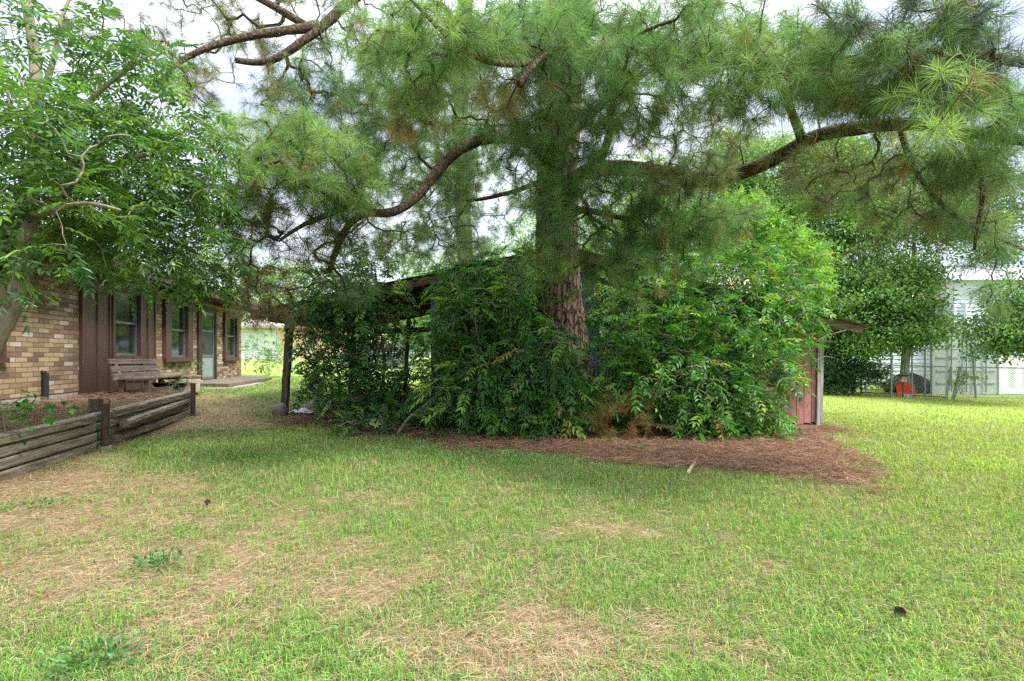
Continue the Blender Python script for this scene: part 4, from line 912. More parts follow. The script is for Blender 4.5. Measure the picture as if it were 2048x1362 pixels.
RB = [(1230,600,50,60,8.8,9.9,40),(1300,590,70,60,8.6,9.8,90),(1400,560,90,60,8.6,10,120),(1500,540,80,60,8.8,10.2,120),(1560,600,60,60,8.8,10,90),(1620,590,30,50,9,9.8,20),(1240,690,50,70,8.2,9.6,70),(1330,690,90,80,8.0,9.6,170),(1440,670,100,80,8.0,9.8,210),(1530,680,70,70,8.3,9.8,120),
  (1600,670,30,40,8.8,9.6,20),(1240,770,50,50,8,9.2,60),(1310,780,80,50,7.8,9.2,110),(1420,780,100,60,7.7,9.4,180),(1520,770,70,60,8,9.4,110),(1400,850,70,25,7.6,9,50),(1500,840,60,30,7.8,9,60),(1535,840,30,16,7.9,8.8,14),(1240,830,30,25,8,8.8,14)]
shrub('sumac_thicket','wide bushy thicket of mid green leaves right of the pine, hiding the red shed siding','shrub',(cx,cy),RB,
 [(66,116,48),(84,138,52),(52,94,46),(112,164,58)],
 stems=[(st_(gb(3.6,9.4),(1420,760,9.3),(1430,660,9.3),(1450,560,9.4)),.04,.015),(st_(gb(2.6,9.4),(1320,760,9.2),(1300,680,9.2),(1290,600,9.3)),.035,.012),(st_(gb(4.2,9.3),(1500,760,9.2),(1540,680,9.3),(1580,600,9.4)),.035,.012),
        (st_(gb(3.4,9.1),(1400,800,8.7),(1370,740,8.4)),.025,.01),(st_(gb(4,9),(1480,810,8.8),(1520,790,8.6)),.02,.01),(st_(gb(2.2,9.2),(1250,780,9),(1235,700,9)),.02,.01)],
 keep=notr, k=1, L=(.22,.36), ll=.105, lw=.04, droop=.5)
cx,cy = 4.6,11.2
shrub('lime_green_tree','bright yellow green sapling tree rising above the right side of the shed','tree',(5.3,11.6),
 [(1450,440,100,50,10.8,12.4,130),(1530,480,90,60,10.6,12.2,150),(1420,500,90,50,10.6,12,110),(1600,530,60,50,10.4,11.8,90),(1350,520,80,40,10.6,12,60),(1620,570,36,40,10.3,11.5,34),(1520,420,50,30,11,12,30),(1230,480,60,50,11,12.6,40),(1280,420,60,60,11,13,40),(1590,620,50,40,10.4,11.2,30)],
 [(98,142,50),(118,160,58),(78,124,48),(134,174,68)],
 stems=[(st_((5.3,11.6,-.2),(1500,640,11.5),(1480,540,11.5),(1450,450,11.6)),.05,.02),(st_((5.3,11.6,0),(1540,620,11.4),(1560,540,11.3)),.04,.015),(st_((4.6,11.8,1.5),(1400,560,11.5),(1330,520,11.5),(1260,470,11.8)),.03,.015)],
 k=3, L=(.18,.3), pairs=4, ll=.1, lw=.04, droop=.4)
def twigplant(name, label, base, stems, n, rad, cols, ll=.05, lw=.025, pairs=3, L=(.08,.14), cat='plant', grp=None, z=None):
    x,y = base; z = gz1(x,y) if z is None else z; t = thing(name,(x,y,z),label,cat,grp); g = Geo(); sk = []
    for s_ in stems: sk.append(limb(g, [(x,y,z)]+[np.array([x,y,z])+np.array(q) for q in s_], .008, .003, 6, step=.04))
    mk('stem', g, MAT['bark_grey'], t, smooth=True); ps = np.vstack([q[len(q)//3:] for q in sk])
    c = ps[rng.integers(0,len(ps),n)]+rng.normal(0,rad,(n,3)); A,B_,ra,rb,E,D = grow(ps,c,.0015,.05,.15,0,.4); g = Geo(); frust(g,A,B_,ra,rb,3); mk('twigs', g, MAT['bark_grey'], t)
    g = Geo(); compound(g,E,D+np.array([0,0,.1]),rng.uniform(*L,len(E)),pairs,ll,lw,pal(len(E),*cols),.4); mk('foliage', g, MAT['leaf'], t); return t
GR = [(84,136,60),(104,158,66),(60,110,52)]
q = hp(1.35,1.25,0); twigplant('seedling','leafy seedling growing up in front of the wooden bench',(q[0],q[1]),[[(0,0,.3),(.03,0,.62)],[(0.02,0,.3),(.12,0,.5)]],26,.07,GR,z=BZ)
q = hp(.85,1.2,0); twigplant('seedling','low broad leaved seedling by the left bench leg',(q[0],q[1]),[[(0,0,.12),(.05,0,.22)],[(-.03,0,.1),(-.1,0,.2)]],12,.06,[(44,84,42),(60,104,50)],ll=.08,lw=.05,pairs=1,z=BZ)
twigplant('seedling','leafy sprig crossing in front of the bricks at the far left',(-4.72,4.9),[[(-.05,0,.25),(.1,.1,.38),(.35,.15,.33)],[(-.05,0,.25),(-.15,.1,.36)]],30,.05,[(52,108,36),(70,126,44)],ll=.085,lw=.06,pairs=1,z=BZ)
x,y = -11.6,25.; twigplant('young_sapling','thin young sapling standing alone on the lawn beyond the patio',(x,y),[[(-.2,0,1.),(-.8,0,2.2)],[(.1,0,.8),(.5,0,1.7)],[(0,0,.5),(-.6,0,1.2)],[(.2,0,.5),(.9,0,1.2)]],160,.25,[(96,140,80),(120,160,96)],ll=.14,lw=.06,pairs=3,L=(.2,.4))
for k_,(px,py,lab) in enumerate(((320,1138,'round low weed in the dry lawn left of centre'),(205,1335,'large pale weed clump at the bottom left corner'),(62,1022,'low dark weed by the lower end of the timber edging'),(500,862,'small weed in front of the bare patch at the lean-to post'),(1285,862,'ivy like weed in the mouth of the plank box'),(1245,905,'tiny weed on the needle bed below the pine'),(1480,880,'tiny weed on the needles under the right bush'))):
    x,y = G(px,py); t = thing('lawn_weed',(x,y,gz1(x,y)),lab,'weed','low weeds in the lawn'); n = (190,260,150,60,70,24,20)[k_]; R_ = (.09,.16,.13,.08,.17,.05,.05)[k_]*y/4 if k_<3 else .14
    p = np.stack([x+rng.normal(0,R_,n),y+rng.normal(0,R_*.7,n),gz1(x,y)+rng.uniform(.01,.09,n)*(1 if k_!=4 else 2.4)],1); g = Geo(); leaves(g,p,.026 if k_<4 else .05,.013 if k_<4 else .03,pal(n,(86,136,70),(112,156,84),(72,116,62)),D=np.stack([p[:,0]-x+rng.normal(0,.05,n),p[:,1]-y+rng.normal(0,.05,n),rng.uniform(.02,.12,n)],1)); mk('leaves', g, MAT['leaf'], t)

# ------------------------------------------------------------------ background broadleaf trees
def bgtree(label, x, y, h, rad, blobs, cols, n_leaf, ll, trunks=None, name='broadleaf_tree', grp='broadleaf trees beyond the shed', bark='bark_pale', per=16, lw=.55, cl=.35):
    z = gz1(x,y); t = thing(name,(x,y,z),label,'tree' if 'tree' in name else 'bush',grp); g = Geo(); sk = []
    trunks = trunks or [[(0,0,0),(.1,0,h*.3),(-.1,0,h*.6),(.2,0,h*.9)]]
    for tr in trunks: sk.append(limb(g, [np.array([x,y,z])+np.array(q) for q in tr], rad, rad*.25, 10, step=.3))
    mk('trunk', g, MAT[bark], t, smooth=True)
    T_ = np.vstack([blob(*b_) for b_ in blobs]); T_ = T_[T_[:,2]>gz(T_[:,0],T_[:,1])+.1]; A,B_,ra,rb,E,D = grow(np.vstack(sk),T_,.008,.4,.15,.1,.45)
    g = Geo(); frust(g,A,B_,ra,rb,3); mk('limb', g, MAT[bark], t)
    c = np.repeat(E,n_leaf//max(len(E),1)+1,0); cc_ = np.repeat(pal(len(E),*cols,jit=.2),n_leaf//max(len(E),1)+1,0)
    # flattened sprays
    p = c+rng.normal(0,1,c.shape)*np.array([cl,cl,cl*.45]); g = Geo(); leaves(g,p,ll,ll*lw,cc_); mk('foliage', g, MAT['leaf'], t); return t
BC = [(112,148,80),(134,170,94),(90,126,74),(152,184,106)]
bgtree('tall pale trunked tree behind the right half of the shed',12.2,22,11,.16,[(1560,360,130,80,20.5,24,90),(1640,430,110,80,20.5,23.5,90),(1500,430,90,90,21,24,70),(1560,520,100,70,21,23.5,70),(1450,350,70,70,21,24,36),(1640,320,110,50,21,24,60),(1750,300,120,60,21,24,60),(1850,380,100,70,20.5,23.5,60),(1480,300,60,40,21,24,30),(1380,420,60,60,22,24,24)],BC,64000,.125,
  [[(0,0,0),(.1,0,3),(-.3,0,6),(-.5,0,9.5)],[(.1,0,1),(1.2,0,4),(1.9,0,8)],[(0,0,2),(-1.4,0,5),(-2.4,0,8)]])
bgtree('wide leafy tree drooping over the low chain-link fence',15.3,20.6,9,.13,[(1700,480,110,70,19.3,22,80),(1780,430,100,70,19.5,22,60),(1700,580,80,50,19.5,21.5,60),(1790,560,90,50,19.3,21.4,80),(1820,590,70,34,18.8,20.6,50),(1780,640,90,40,19.2,20.8,70),(1830,660,50,24,18.8,20,20),(1760,350,120,60,20,22,60),(1850,430,90,60,19.5,22,40),(1650,540,60,60,19.6,21.5,40),(1740,680,50,30,19.4,20.8,26),(1700,420,120,60,19.5,22,50),(1600,480,70,60,20,22,40),(1870,650,50,30,18.9,20,18),(1920,430,60,40,19.5,21.5,22),(1800,690,60,16,19.6,20.6,16),(1580,620,50,60,20.5,22,30),(1740,610,120,24,19,20.6,30),(1840,545,50,20,18.8,20,14),(1720,690,40,30,19.6,20.6,14),(1870,470,50,50,19,21,20)],[(110,150,78),(134,174,90),(88,130,70)],62000,.115,
  [[(0,0,0),(.2,0,3),(.5,0,6),(.4,0,8)],[(.25,0,0),(.1,0,1.4),(.6,0,2.5),(1.4,0,5)]])
bgtree('tree at the right edge hanging in front of the white container',20.5,18.8,8,.12,[(2000,655,60,24,16.5,18,22),(2040,590,50,34,16.5,18.5,30),(2000,690,60,20,16.4,17.6,14),(2040,660,50,40,16,17.5,30),(1950,420,110,60,18,20,40),(2080,450,120,120,17,19.5,50),(2120,620,80,90,16,18,30),(1990,500,60,24,17.6,19,14)],[(84,122,60),(112,150,74),(66,102,54)],20000,.11)
bgtree('dark green bush clump touching the left end of the low fence',13.5,20.8,5,.08,[(1680,640,50,50,20,21.4,60),(1670,700,45,50,20,21.4,60),(1690,750,40,30,19.9,21.2,50),(1655,760,30,22,20,21,26),(1700,590,50,30,20.2,21.5,30),(1740,740,24,26,20.6,21.4,12)],[(54,92,46),(70,110,52),(44,78,42)],16000,.1,[[(0,0,0),(.1,0,1.5),(.3,0,3.5)],[(-.3,0,0),(-.5,0,1.2),(-.7,0,3)]],name='evergreen_bush',bark='bark_grey',cl=.25)
bgtree('small bush growing along the fence behind the orange net',16.3,21.8,1.2,.03,[(1770,755,35,18,21.4,22.4,16),(1800,770,30,12,21,22,8)],[(70,106,54),(94,124,60)],900,.1,[[(0,0,0),(.1,0,.5),(.2,0,.9)]],name='low_bush',bark='bark_grey',cl=.2)
bgtree('spindly yellow green plant between the leaning fence posts',15.9,18.9,1.2,.015,[(1915,760,22,22,18.7,19,8),(1935,755,22,10,18.6,18.9,6)],[(150,170,60),(120,150,60)],260,.08,[[(0,0,0),(.1,0,.5),(.4,0,1.)]],name='low_bush',bark='bark_grey',cl=.1)
bgtree('hazy green tree seen under the lean-to roof behind the parked car',-8.5,40,6,.2,[(830,630,60,40,38,42,26),(800,690,50,30,38,41,16),(870,660,40,50,38,42,16)],[(92,132,66),(120,156,84)],3000,.3,name='distant_tree',grp='distant trees',cl=.8)
bgtree('bright green tree behind the corner of the brick house',-14.5,27,8,.16,[(510,590,60,50,25,28,40),(560,560,60,40,25,28,30),(480,560,40,40,25.5,28,16),(600,600,40,30,26,28,12)],[(120,156,72),(142,176,90),(100,136,60)],4500,.16,name='distant_tree',grp='distant trees',cl=.4)
bgtree('pale green tree far behind the shed left of the big trunk',-3.8,34,11,.2,[(1020,520,60,40,32,36,24),(960,540,60,30,32,36,20),(860,540,70,30,32,36,26),(1060,480,50,60,33,36,20),(820,480,50,40,33,36,14)],[(112,150,78),(136,170,96)],5000,.2,name='distant_tree',grp='distant trees',cl=.6)
bgtree('green tree behind the shed right of the big trunk',7.5,30,12,.22,[(1230,460,90,60,28,32,50),(1330,430,80,70,28,32,40),(1280,360,80,50,28,32,24),(1200,520,60,30,28,32,20)],[(110,150,56),(136,172,70)],7000,.19,name='distant_tree',grp='distant trees',cl=.5)
# far tree line that closes the horizon
TLn = Geo()
n = 26000; a = rng.uniform(-1.25,1.25,n); R_ = rng.uniform(85,120,n); x = np.sin(a)*R_; y = np.cos(a)*R_
hh = 7+5*fbm(x*.06,x*.03+3,3,91); zz = .7+hh*np.sqrt(rng.random(n)); leaves(TLn,np.stack([x,y,zz],1),1.5,1.2,pal(n,(84,112,70),(104,132,84),(66,94,60)))
o = mk('far_woods', TLn, MAT['leaf'], None, (0,0,0)); tag(o,'far line of woods closing the horizon behind the houses','woods',kind='stuff')

# ------------------------------------------------------------------ neighbour house, car, fences, container
def wbox(name, mat, root, *boxes):
    g = Geo()
    for a,b_ in boxes: g.box(a,b_)
    return mk(name, g, MAT[mat] if isinstance(mat,str) else mat, root)
def fx(px,Y): return (px-1024)/F*Y
Y = 43.; nb = thing('neighbour_house', (fx(560,Y),Y,gz1(fx(560,Y),Y)-.1), 'distant white and tan single storey house behind the back fence', 'house')
zb_ = .8; zt = CH+58/F*Y; xa,xb,xc = fx(430,Y),fx(560,Y),fx(735,Y)
g = Geo(); zz = zb_
while zz<zt:
    g.add([(xa,Y-.0,zz),(xb,Y-.0,zz),(xb,Y-.03,zz),(xa,Y-.03,zz),(xa,Y,zz+.19),(xb,Y,zz+.19)],[(3,2,5,4)],[]); zz += .19
g.box((xa,Y+.01,zb_),(xb,Y+9,zt)); mk('wall', g, MAT['whitesiding'], nb)
wbox('wall','peach',nb,((xb+.001,Y-.15,zb_),(xc,Y+9,zt)))
g = Geo(); zr = CH+96/F*(Y+4.5)
for (y0,z0,y1,z1) in ((Y-.8,zt-.1,Y+4.5,zr),(Y+4.5,zr,Y+9.8,zt-.1)):
    g.add([(xa-.5,y0,z0),(xc+.5,y0,z0),(xc+.5,y1,z1),(xa-.5,y1,z1),(xa-.5,y0,z0+.18),(xc+.5,y0,z0+.18),(xc+.5,y1,z1+.18),(xa-.5,y1,z1+.18)],[(0,3,2,1),(4,5,6,7),(0,1,5,4),(1,2,6,5),(2,3,7,6),(3,0,4,7)])
mk('roof', g, MAT['farroof'], nb)
def slot(px0,px1,py0,py1): return (fx(px0,Y),fx(px1,Y),CH-(py1-HZ)/F*Y,CH-(py0-HZ)/F*Y)
a,b_,c,d = slot(486,512,668,696); w = wbox('window','whitesiding',nb,((a-.1,Y-.08,c-.1),(a,Y-.035,d+.1)),((b_,Y-.08,c-.1),(b_+.1,Y-.035,d+.1)),((a,Y-.08,c-.1),(b_,Y-.035,c)),((a,Y-.08,d),(b_,Y-.035,d+.1)),*[((a+(b_-a)*k/4-.02,Y-.07,c),(a+(b_-a)*k/4+.02,Y-.04,d)) for k in (1,2,3)],*[((a,Y-.069,c+(d-c)*k/3-.02),(b_,Y-.041,c+(d-c)*k/3+.02)) for k in (1,2)])
o = wbox('pane','bluesiding',nb,((a,Y-.05,c),(b_,Y-.038,d))); o.parent = w
a,b_,c,d = slot(529,551,663,711); w = wbox('door','whitesiding',nb,((a-.1,Y-.1,c),(a,Y-.035,d+.1)),((b_,Y-.1,c),(b_+.1,Y-.035,d+.1)),((a,Y-.06,c),(b_,Y-.036,d)),((a,Y-.1,d),(b_,Y-.061,d+.1)))
o = wbox('handle','black',nb,((b_-.15,Y-.12,c+.9),(b_-.07,Y-.062,c+1.15))); o.parent = w
# car
Y = 36.; cxm = fx(742,Y); cz = gz1(cxm,Y); car = thing('parked_car',(cxm,Y,cz),'silver grey sport utility vehicle parked behind the fence, seen through the vines','car')
pr = [(-2.3,.35),(-2.25,.85),(-1.9,1.0),(-1.05,1.08),(-.5,1.6),(.0,1.72),(1.6,1.7),(1.95,1.6),(2.3,1.05),(2.35,.5),(2.3,.35)]
g = Geo(); g.prism([(cxm+a,cz+z) for a,z in pr], (Y-.85,Y+.85), 1); mk('body', g, MAT['carpaint'], car)
for poly in ([(-.85,1.1),(-.45,1.55),(.1,1.6),(.1,1.1)],[(.2,1.1),(.2,1.6),(1.1,1.6),(1.1,1.1)],[(1.2,1.1),(1.2,1.6),(1.65,1.57),(1.9,1.1)]):
    g = Geo(); g.prism([(cxm+a,cz+z) for a,z in poly], (Y-.87,Y-.852), 1); mk('side_window', g, MAT['glass'], car)
g = Geo(); g.box((cxm+2.28,Y-.8,cz+.85),(cxm+2.38,Y-.55,cz+1.1)); g.box((cxm+2.05,Y-.875,cz+.9),(cxm+2.28,Y-.852,cz+1.08)); mk('tail_light', g, MAT['tail'], car)
for dx in (-1.45,1.45):
    for dy in (-.8,.8):
        g = Geo(); torus(g,(cxm+dx,Y+dy,cz+.36),.26,.1,(0,1,0),24,8); w = mk('wheel', g, MAT['black'], car, smooth=True)
        g = Geo(); g.tube([(cxm+dx,Y+dy-.08,cz+.36),(cxm+dx,Y+dy+.08,cz+.36)],.2,16); o = mk('rim', g, MAT['alu'], car); o.parent = w
# chain link
def linkmesh(g, p0, p1, z0f, h, pitch=.075, r=.0028, lean=0):
    p0 = np.array(p0); p1 = np.array(p1); L = np.linalg.norm(p1-p0); n = int(L/pitch); A=[];B_=[]
    for i in range(-int(h/pitch), n):
        for sg in (1,-1):
            s0,s1 = (i*pitch, i*pitch+h) if sg==1 else (i*pitch+h, i*pitch)
            t0,t1 = 0.,1.
            lo,hi = min(s0,s1),max(s0,s1)
            if lo<0: 
                k = -lo/(hi-lo); 
                if sg==1: t0 = k
                else: t1 = 1-k
            if hi>L:
                k = (hi-L)/(hi-lo)
                if sg==1: t1 = 1-k
                else: t0 = k
            if t1-t0<.02: continue
            for ta,tb in ((t0,(t0+t1)/2),((t0+t1)/2,t1)):
                q = []
                for t in (ta,tb):
                    s = s0+(s1-s0)*t; xy = p0+(p1-p0)*s/L; q.append((xy[0],xy[1]+lean*t,z0f(s/L)+h*t))
                A.append(q[0]); B_.append(q[1])
    frust(g,np.array(A),np.array(B_),np.full(len(A),r),np.full(len(A),r),3)
def clf(name,label,pts,h,posts,r=.03,rail=True,pitch=.075,wr=.0028,brail=False,mp=.02):
    x,y = pts[0]; t = thing(name,(x,y,gz1(x,y)),label,'fence','chain-link fences'); 
    for (x0,y0),(x1,y1) in zip(pts,pts[1:]):
        za,zb2 = gz1(x0,y0),gz1(x1,y1); g = Geo(); linkmesh(g,(x0,y0),(x1,y1),lambda s:za+(zb2-za)*s+.03,h-.05,pitch,wr); mk('wire_mesh', g, MAT['fence'], t)
        g = Geo(); g.tube([(x0,y0,za+h),(x1,y1,zb2+h)],mp,8); mk('top_rail', g, MAT['fence'], t)
        if brail: g = Geo(); g.tube([(x0,y0,za+.08),(x1,y1,zb2+.08)],mp*.8,8); mk('bottom_rail', g, MAT['rust'], t)
    for (x0,y0,lx_,r_) in posts:
        za = gz1(x0,y0)-.1; g = Geo(); g.tube([(x0-lx_,y0,za),(x0,y0,za+h+.12),(x0,y0,za+h+.15)],[r_,r_,r_*.4],10); mk('post', g, MAT['fence'], t)
clf('chain_link_fence','low chain-link fence crossing the back lawn beyond the patio',[(-22,31.5),(-3.,31.5)],1.2,[(x,31.5,0,.035) for x in (-19,-16,-13.2,-10.2,-7.2,-4.2)],pitch=.12,wr=.003)
A0 = (fx(1722,21.2),21.2); A1 = (fx(1893,19.2),19.2); A2 = (fx(1912,19.0),19.0); A3 = (fx(2260,16.4),16.4)
clf('chain_link_fence','low chain-link fence panel behind the orange net at right',[A0,A1],1.2,[(A0[0],A0[1],0,.04),(A1[0]+.18,A1[1],.22,.04),(fx(1806,20.1),20.1,0,.028)],brail=True,pitch=.08)
clf('chain_link_fence','low chain-link fence running out of the right edge of the yard',[A2,A3],1.2,[(A2[0]+.15,A2[1],.3,.042),(fx(2130,17.3),17.3,0,.035)],pitch=.08)
T0 = (fx(1824,19.9),19.9); T1 = (fx(2300,19.5),19.5)
clf('chain_link_fence','tall chain-link fence standing in front of the grey container',[T0,T1],1.84,[(fx(1945,19.8),19.8,-.14,.04),(fx(1783,19.95),19.95,0,.035),(T0[0],19.9,0,.03),(fx(2090,19.7),19.7,0,.035)],pitch=.09)
for px,h_ in ((1732,1.6),(1850,1.9),(1863,1.95)):
    x = fx(px,20.6); g = Geo(); z = gz1(x,20.6); g.tube([(x,20.6,z-.1),(x,20.6,z+h_)],.03,8); o = mk('steel_post', g, MAT['fence'])
    tag(o, {1732:'single rusty steel post behind the corner of the low fence',1850:'slim steel post left of the grey container, the left of a close pair',1863:'slim steel post close to the left edge of the grey container'}[px],'post','steel posts behind the fence')
# container
Y = 21.4; zc = gz1(19,21.4)+.02; ct = thing('shipping_container',(fx(1930,Y),Y,zc),'grey green container end with white corrugated side behind the tall fence','container')
x0,x1 = fx(1864,Y),fx(1999,Y); h_ = 2.75
wbox('end_wall','contgreen',ct,((x0,Y,zc),(x1,Y+.1,zc+h_)))
g = Geo()
for k in range(5): 
    a = x0+.12+(x1-x0-.24)*k/5; 
    for z in (.45,.95,1.5,): g.box((a+.05,Y-.03,zc+z),(a+(x1-x0)/5-.08,Y-.001,zc+z+.07))
mk('rib', g, MAT['black'] if 0 else MAT['contgreen'], ct)
for k in (.27,.49,.62,.78):
    g = Geo(); a = x0+(x1-x0)*k; g.tube([(a,Y-.07,zc+.1),(a,Y-.07,zc+h_-.1)],.025,8); mk('lock_rod', g, MAT['galv'], ct)
g = Geo(); corr(g,(x1,Y+.02),(x1+5.5,Y-.35),lambda x,y:zc+.15,lambda x,y:zc+h_-.08,.02,.5,14); g.box((x1-.05,Y-.04,zc),(x1+.12,Y+.12,zc+h_)); g.beam((x1,Y,zc+.08),(x1+5.5,Y-.37,zc+.08),.08,.15); g.beam((x1,Y,zc+h_-.04),(x1+5.5,Y-.37,zc+h_-.04),.08,.1)
mk('side_wall', g, MAT['contwhite'], ct)
wbox('roof','contgreen',ct,((x0,Y+.101,zc+h_-.05),(x1+5.4,Y+2.4,zc+h_)))
# building behind
Y = 27.; bb_ = thing('sided_building',(fx(1900,Y),Y,-.2),'pale blue grey building with lap siding behind the trees at right','building')
def siding(g, xa, xb, y, z0, z1, st=.2):
    z = z0
    while z<z1: g.add([(xa,y-.035,z),(xb,y-.035,z),(xb,y,z+st),(xa,y,z+st)],[(0,1,2,3)]); g.add([(xa,y,z),(xb,y,z),(xb,y-.035,z),(xa,y-.035,z)],[(0,1,2,3)]); z += st
g = Geo(); xa,xb,xm = fx(1700,Y),fx(1900,Y),fx(2220,Y)
siding(g,xa,xb,Y,-.3,CH+112/F*Y); siding(g,xb-.5,xm,Y-.8,-.3,CH+148/F*Y); g.box((xa,Y+.01,-.3),(xm,Y+8,CH+110/F*Y)); g.box((xb-.5,Y-.79,-.3),(xm,Y+.009,CH+147/F*Y)); mk('wall', g, MAT['bluesiding'], bb_)
g = Geo(); z0,z1 = CH+110/F*Y,CH+158/F*(Y+4); g.add([(xa-6,Y-.5,z0),(xb-.52,Y-.5,z0),(xb-.52,Y+4,z1),(xa-6,Y+4,z1)],[(0,1,2,3)]); mk('roof', g, MAT['pinkroof'], bb_)
g = Geo(); z0,z1 = CH+146/F*Y,CH+176/F*(Y+3); g.add([(xb-.8,Y-1.2,z0),(xm+.3,Y-1.2,z0),(xm+.3,Y+3,z1),(xb-.8,Y+3,z1),(xb-.8,Y+8,z0)],[(0,1,2,3)],[(0,3,4)]); mk('roof', g, MAT['greyroof'], bb_)
g = Geo(); g.box((fx(1898,Y),Y-1.0,-.3),(fx(1899,Y),Y-.84,3.9)); mk('trim', g, MAT['whitesiding'], bb_)
# orange net crate with board
Y = 20.0; x0,x1 = fx(1793,Y),fx(1828,Y); z0 = gz1(x0,Y); oc = thing('orange_net_barrier',(x0,Y,z0),'orange plastic net sheet leaning on the low chain-link fence','net')
g = Geo(); H_ = .52; nxh,nzh = 12,9
for i in range(nxh+1):
    a = x0+(x1-x0)*i/nxh; g.beam((a,Y-.1,z0),(a+.06,Y+.12,z0+H_),.028,.02)
for k in range(nzh+1):
    f = k/nzh; g.beam((x0+.06*f,Y-.1+.22*f,z0+H_*f),(x1+.06*f,Y-.1+.22*f,z0+H_*f),.018,.03)
mk('net', g, MAT['orange'], oc)
g = Geo(); g.beam((x0+.02,Y-.2,z0+.04),(x0+.02+.42,Y-.2,z0+.02),.03,.2); o = mk('grey_board', g, MAT['greyboard']); tag(o,'small grey board lying against the foot of the orange net','board')
g = Geo(); xk,yk = fx(1808,19.7),19.75; zk = gz1(xk,yk)+.68
bf = thing('bird_feeder',(xk,yk,zk-.7),'small roofed wooden bird feeder above the orange net','bird feeder')
g.prism([(xk-.17,zk+.12),(xk+.17,zk+.12),(xk+.13,zk+.17),(xk,zk+.19),(xk-.13,zk+.17)],(yk-.14,yk+.14),1); mk('roof', g, MAT['dkbrown'], bf)
g = Geo(); g.box((xk-.09,yk-.07,zk-.06),(xk+.09,yk+.07,zk+.119)); g.box((xk-.11,yk-.09,zk-.09),(xk+.11,yk+.09,zk-.061)); mk('body', g, MAT['cutwood'], bf)
g = Geo(); g.tube([(xk,yk,zk-.75),(xk,yk,zk-.09)],.02,8); mk('stake', g, MAT['rust'], bf)
# yard clutter behind the fence
rock(fx(1825,22),22.3,1.0,.5,.55,21,'dark brush heap behind the low fence beneath the leafy tree',mat='dkbrown')
for k,(px,r_) in enumerate(((1838,.09),(1872,.07),(1826,.06))):
    pass

# ------------------------------------------------------------------ grass
def thin(x, y, keep): return x[keep], y[keep]
def blades(n, y0, y1, pw, side=1.12, marg=1.2):
    u = rng.random(n); y = (y0**(1-pw)+u*(y1**(1-pw)-y0**(1-pw)))**(1/(1-pw)); x = (rng.random(n)*2-1)*(side*y+marg); return x,y
def inside_ok(x, y):
    bed_ = x<np.where(y<9.9, tl(y)+.07, -99)
    ox = x-HA[0]; oy = y-HA[1]; o = ox*HN[0]+oy*HN[1]; s = ox*HU[0]+oy*HU[1]
    hs = (o<.05)&(s<9.5); pt = (o<1.25)&(s>2.0)&(s<4.8)
    pto = (o<1.55)&(s>4.2)&(s<8.6)
    shd = (x>SX0)&(x<SX1)&(y>SYF-.05)&(y<SYB)
    return ~(bed_|hs|pto|shd)
def grassgeo(g, x, y, z, h, w, cols, lean):
    n = len(x); a = rng.random(n)*2*math.pi; d = np.stack([np.cos(a),np.sin(a),np.zeros(n)],1); s2 = np.stack([-d[:,1],d[:,0],np.zeros(n)],1)
    # turn a share of the blades broad side to the viewer
    b0 = np.stack([x,y,z-.005],1); h = h[:,None]; w = w[:,None]; lean = lean[:,None]; up = np.array([0,0,1.])
    mid = b0+up*h*.6+d*h*lean*.4; tip = b0+up*h*(1-.35*lean)+d*h*lean*1.1
    V = np.stack([b0-s2*w*.5,b0+s2*w*.5,mid+s2*w*.4,mid-s2*w*.4,tip],1).reshape(-1,3); i = np.arange(n)*5
    g.add(V,np.stack([i,i+1,i+2,i+3],-1),np.stack([i+3,i+2,i+4],-1),c=np.repeat(cols,5,0))
g = Geo()
for (n,y0,y1,pw) in ((250000,1.7,7,1.25),(200000,6,27,1.5)):
    x,y = blades(n,y0,y1,pw)
    dr = drymask(x,y); sm = strawmask(x,y); cl_ = fbm(x*14,y*14,2,63); keep = (rng.random(len(x))>np.clip(dr*.95-(cl_-.56)*dr*5,0,.97))&(rng.random(len(x))>np.clip(sm*1.05-(fbm(x*5,y*5,2,64)>.66)*.4,0,.985))&inside_ok(x,y); x,y,dr = x[keep],y[keep],dr[keep]
    tuftn = fbm(x*9,y*9,2,61); z = gz(x,y); n = len(x); sc2 = np.clip(y/4,.75,3.2)
    h = (.022+.052*rng.random(n)**1.4+.022*np.clip(tuftn-.5,0,1)*2)*(1-.3*dr)*np.clip(sc2,.9,1.25); w = .0042*np.clip(y/5,.8,2.6)*(.6+.7*rng.random(n))
    grn = pal(n,(100,148,64),(122,160,74),(70,116,52),(158,174,98),jit=.24); dry = pal(n,(172,150,118),(144,122,92),(192,172,140),jit=.15)
    lit_tint = np.clip((x-.5)/6,0,1)*.75; yel = pal(n,(164,182,66),(182,196,84),(136,164,56),jit=.2)  # blade colour brightens to the right, painting in light outside the pine's shade
    k = (rng.random(n)<np.clip(lit_tint,0,1))[:,None]; grn = np.where(k,yel,grn)
    pr_ = np.clip(.07+dr*.5+(fbm(x*2.2,y*2.2,3,71)-.5)*.6,0,.9); k = (rng.random(n)<pr_)[:,None]; cols = np.where(k,dry,grn)
    grassgeo(g,x,y,z,h,w,cols,rng.uniform(.2,1.3,n))
# taller tufts in patches
x,y = blades(140000,1.8,14,1.3); kk = (fbm(x*9,y*9,2,81)*.6+fbm(x*1.5,y*1.5,2,83)*.4>.57)&(strawmask(x,y)<.3)&inside_ok(x,y); x,y = thin(x,y,kk); n = len(x)
grassgeo(g,x,y,gz(x,y),rng.uniform(.045,.085,n),.003*np.clip(y/4,.8,3),pal(n,(92,142,50),(112,160,60),(140,168,80)),rng.uniform(.2,.9,n))
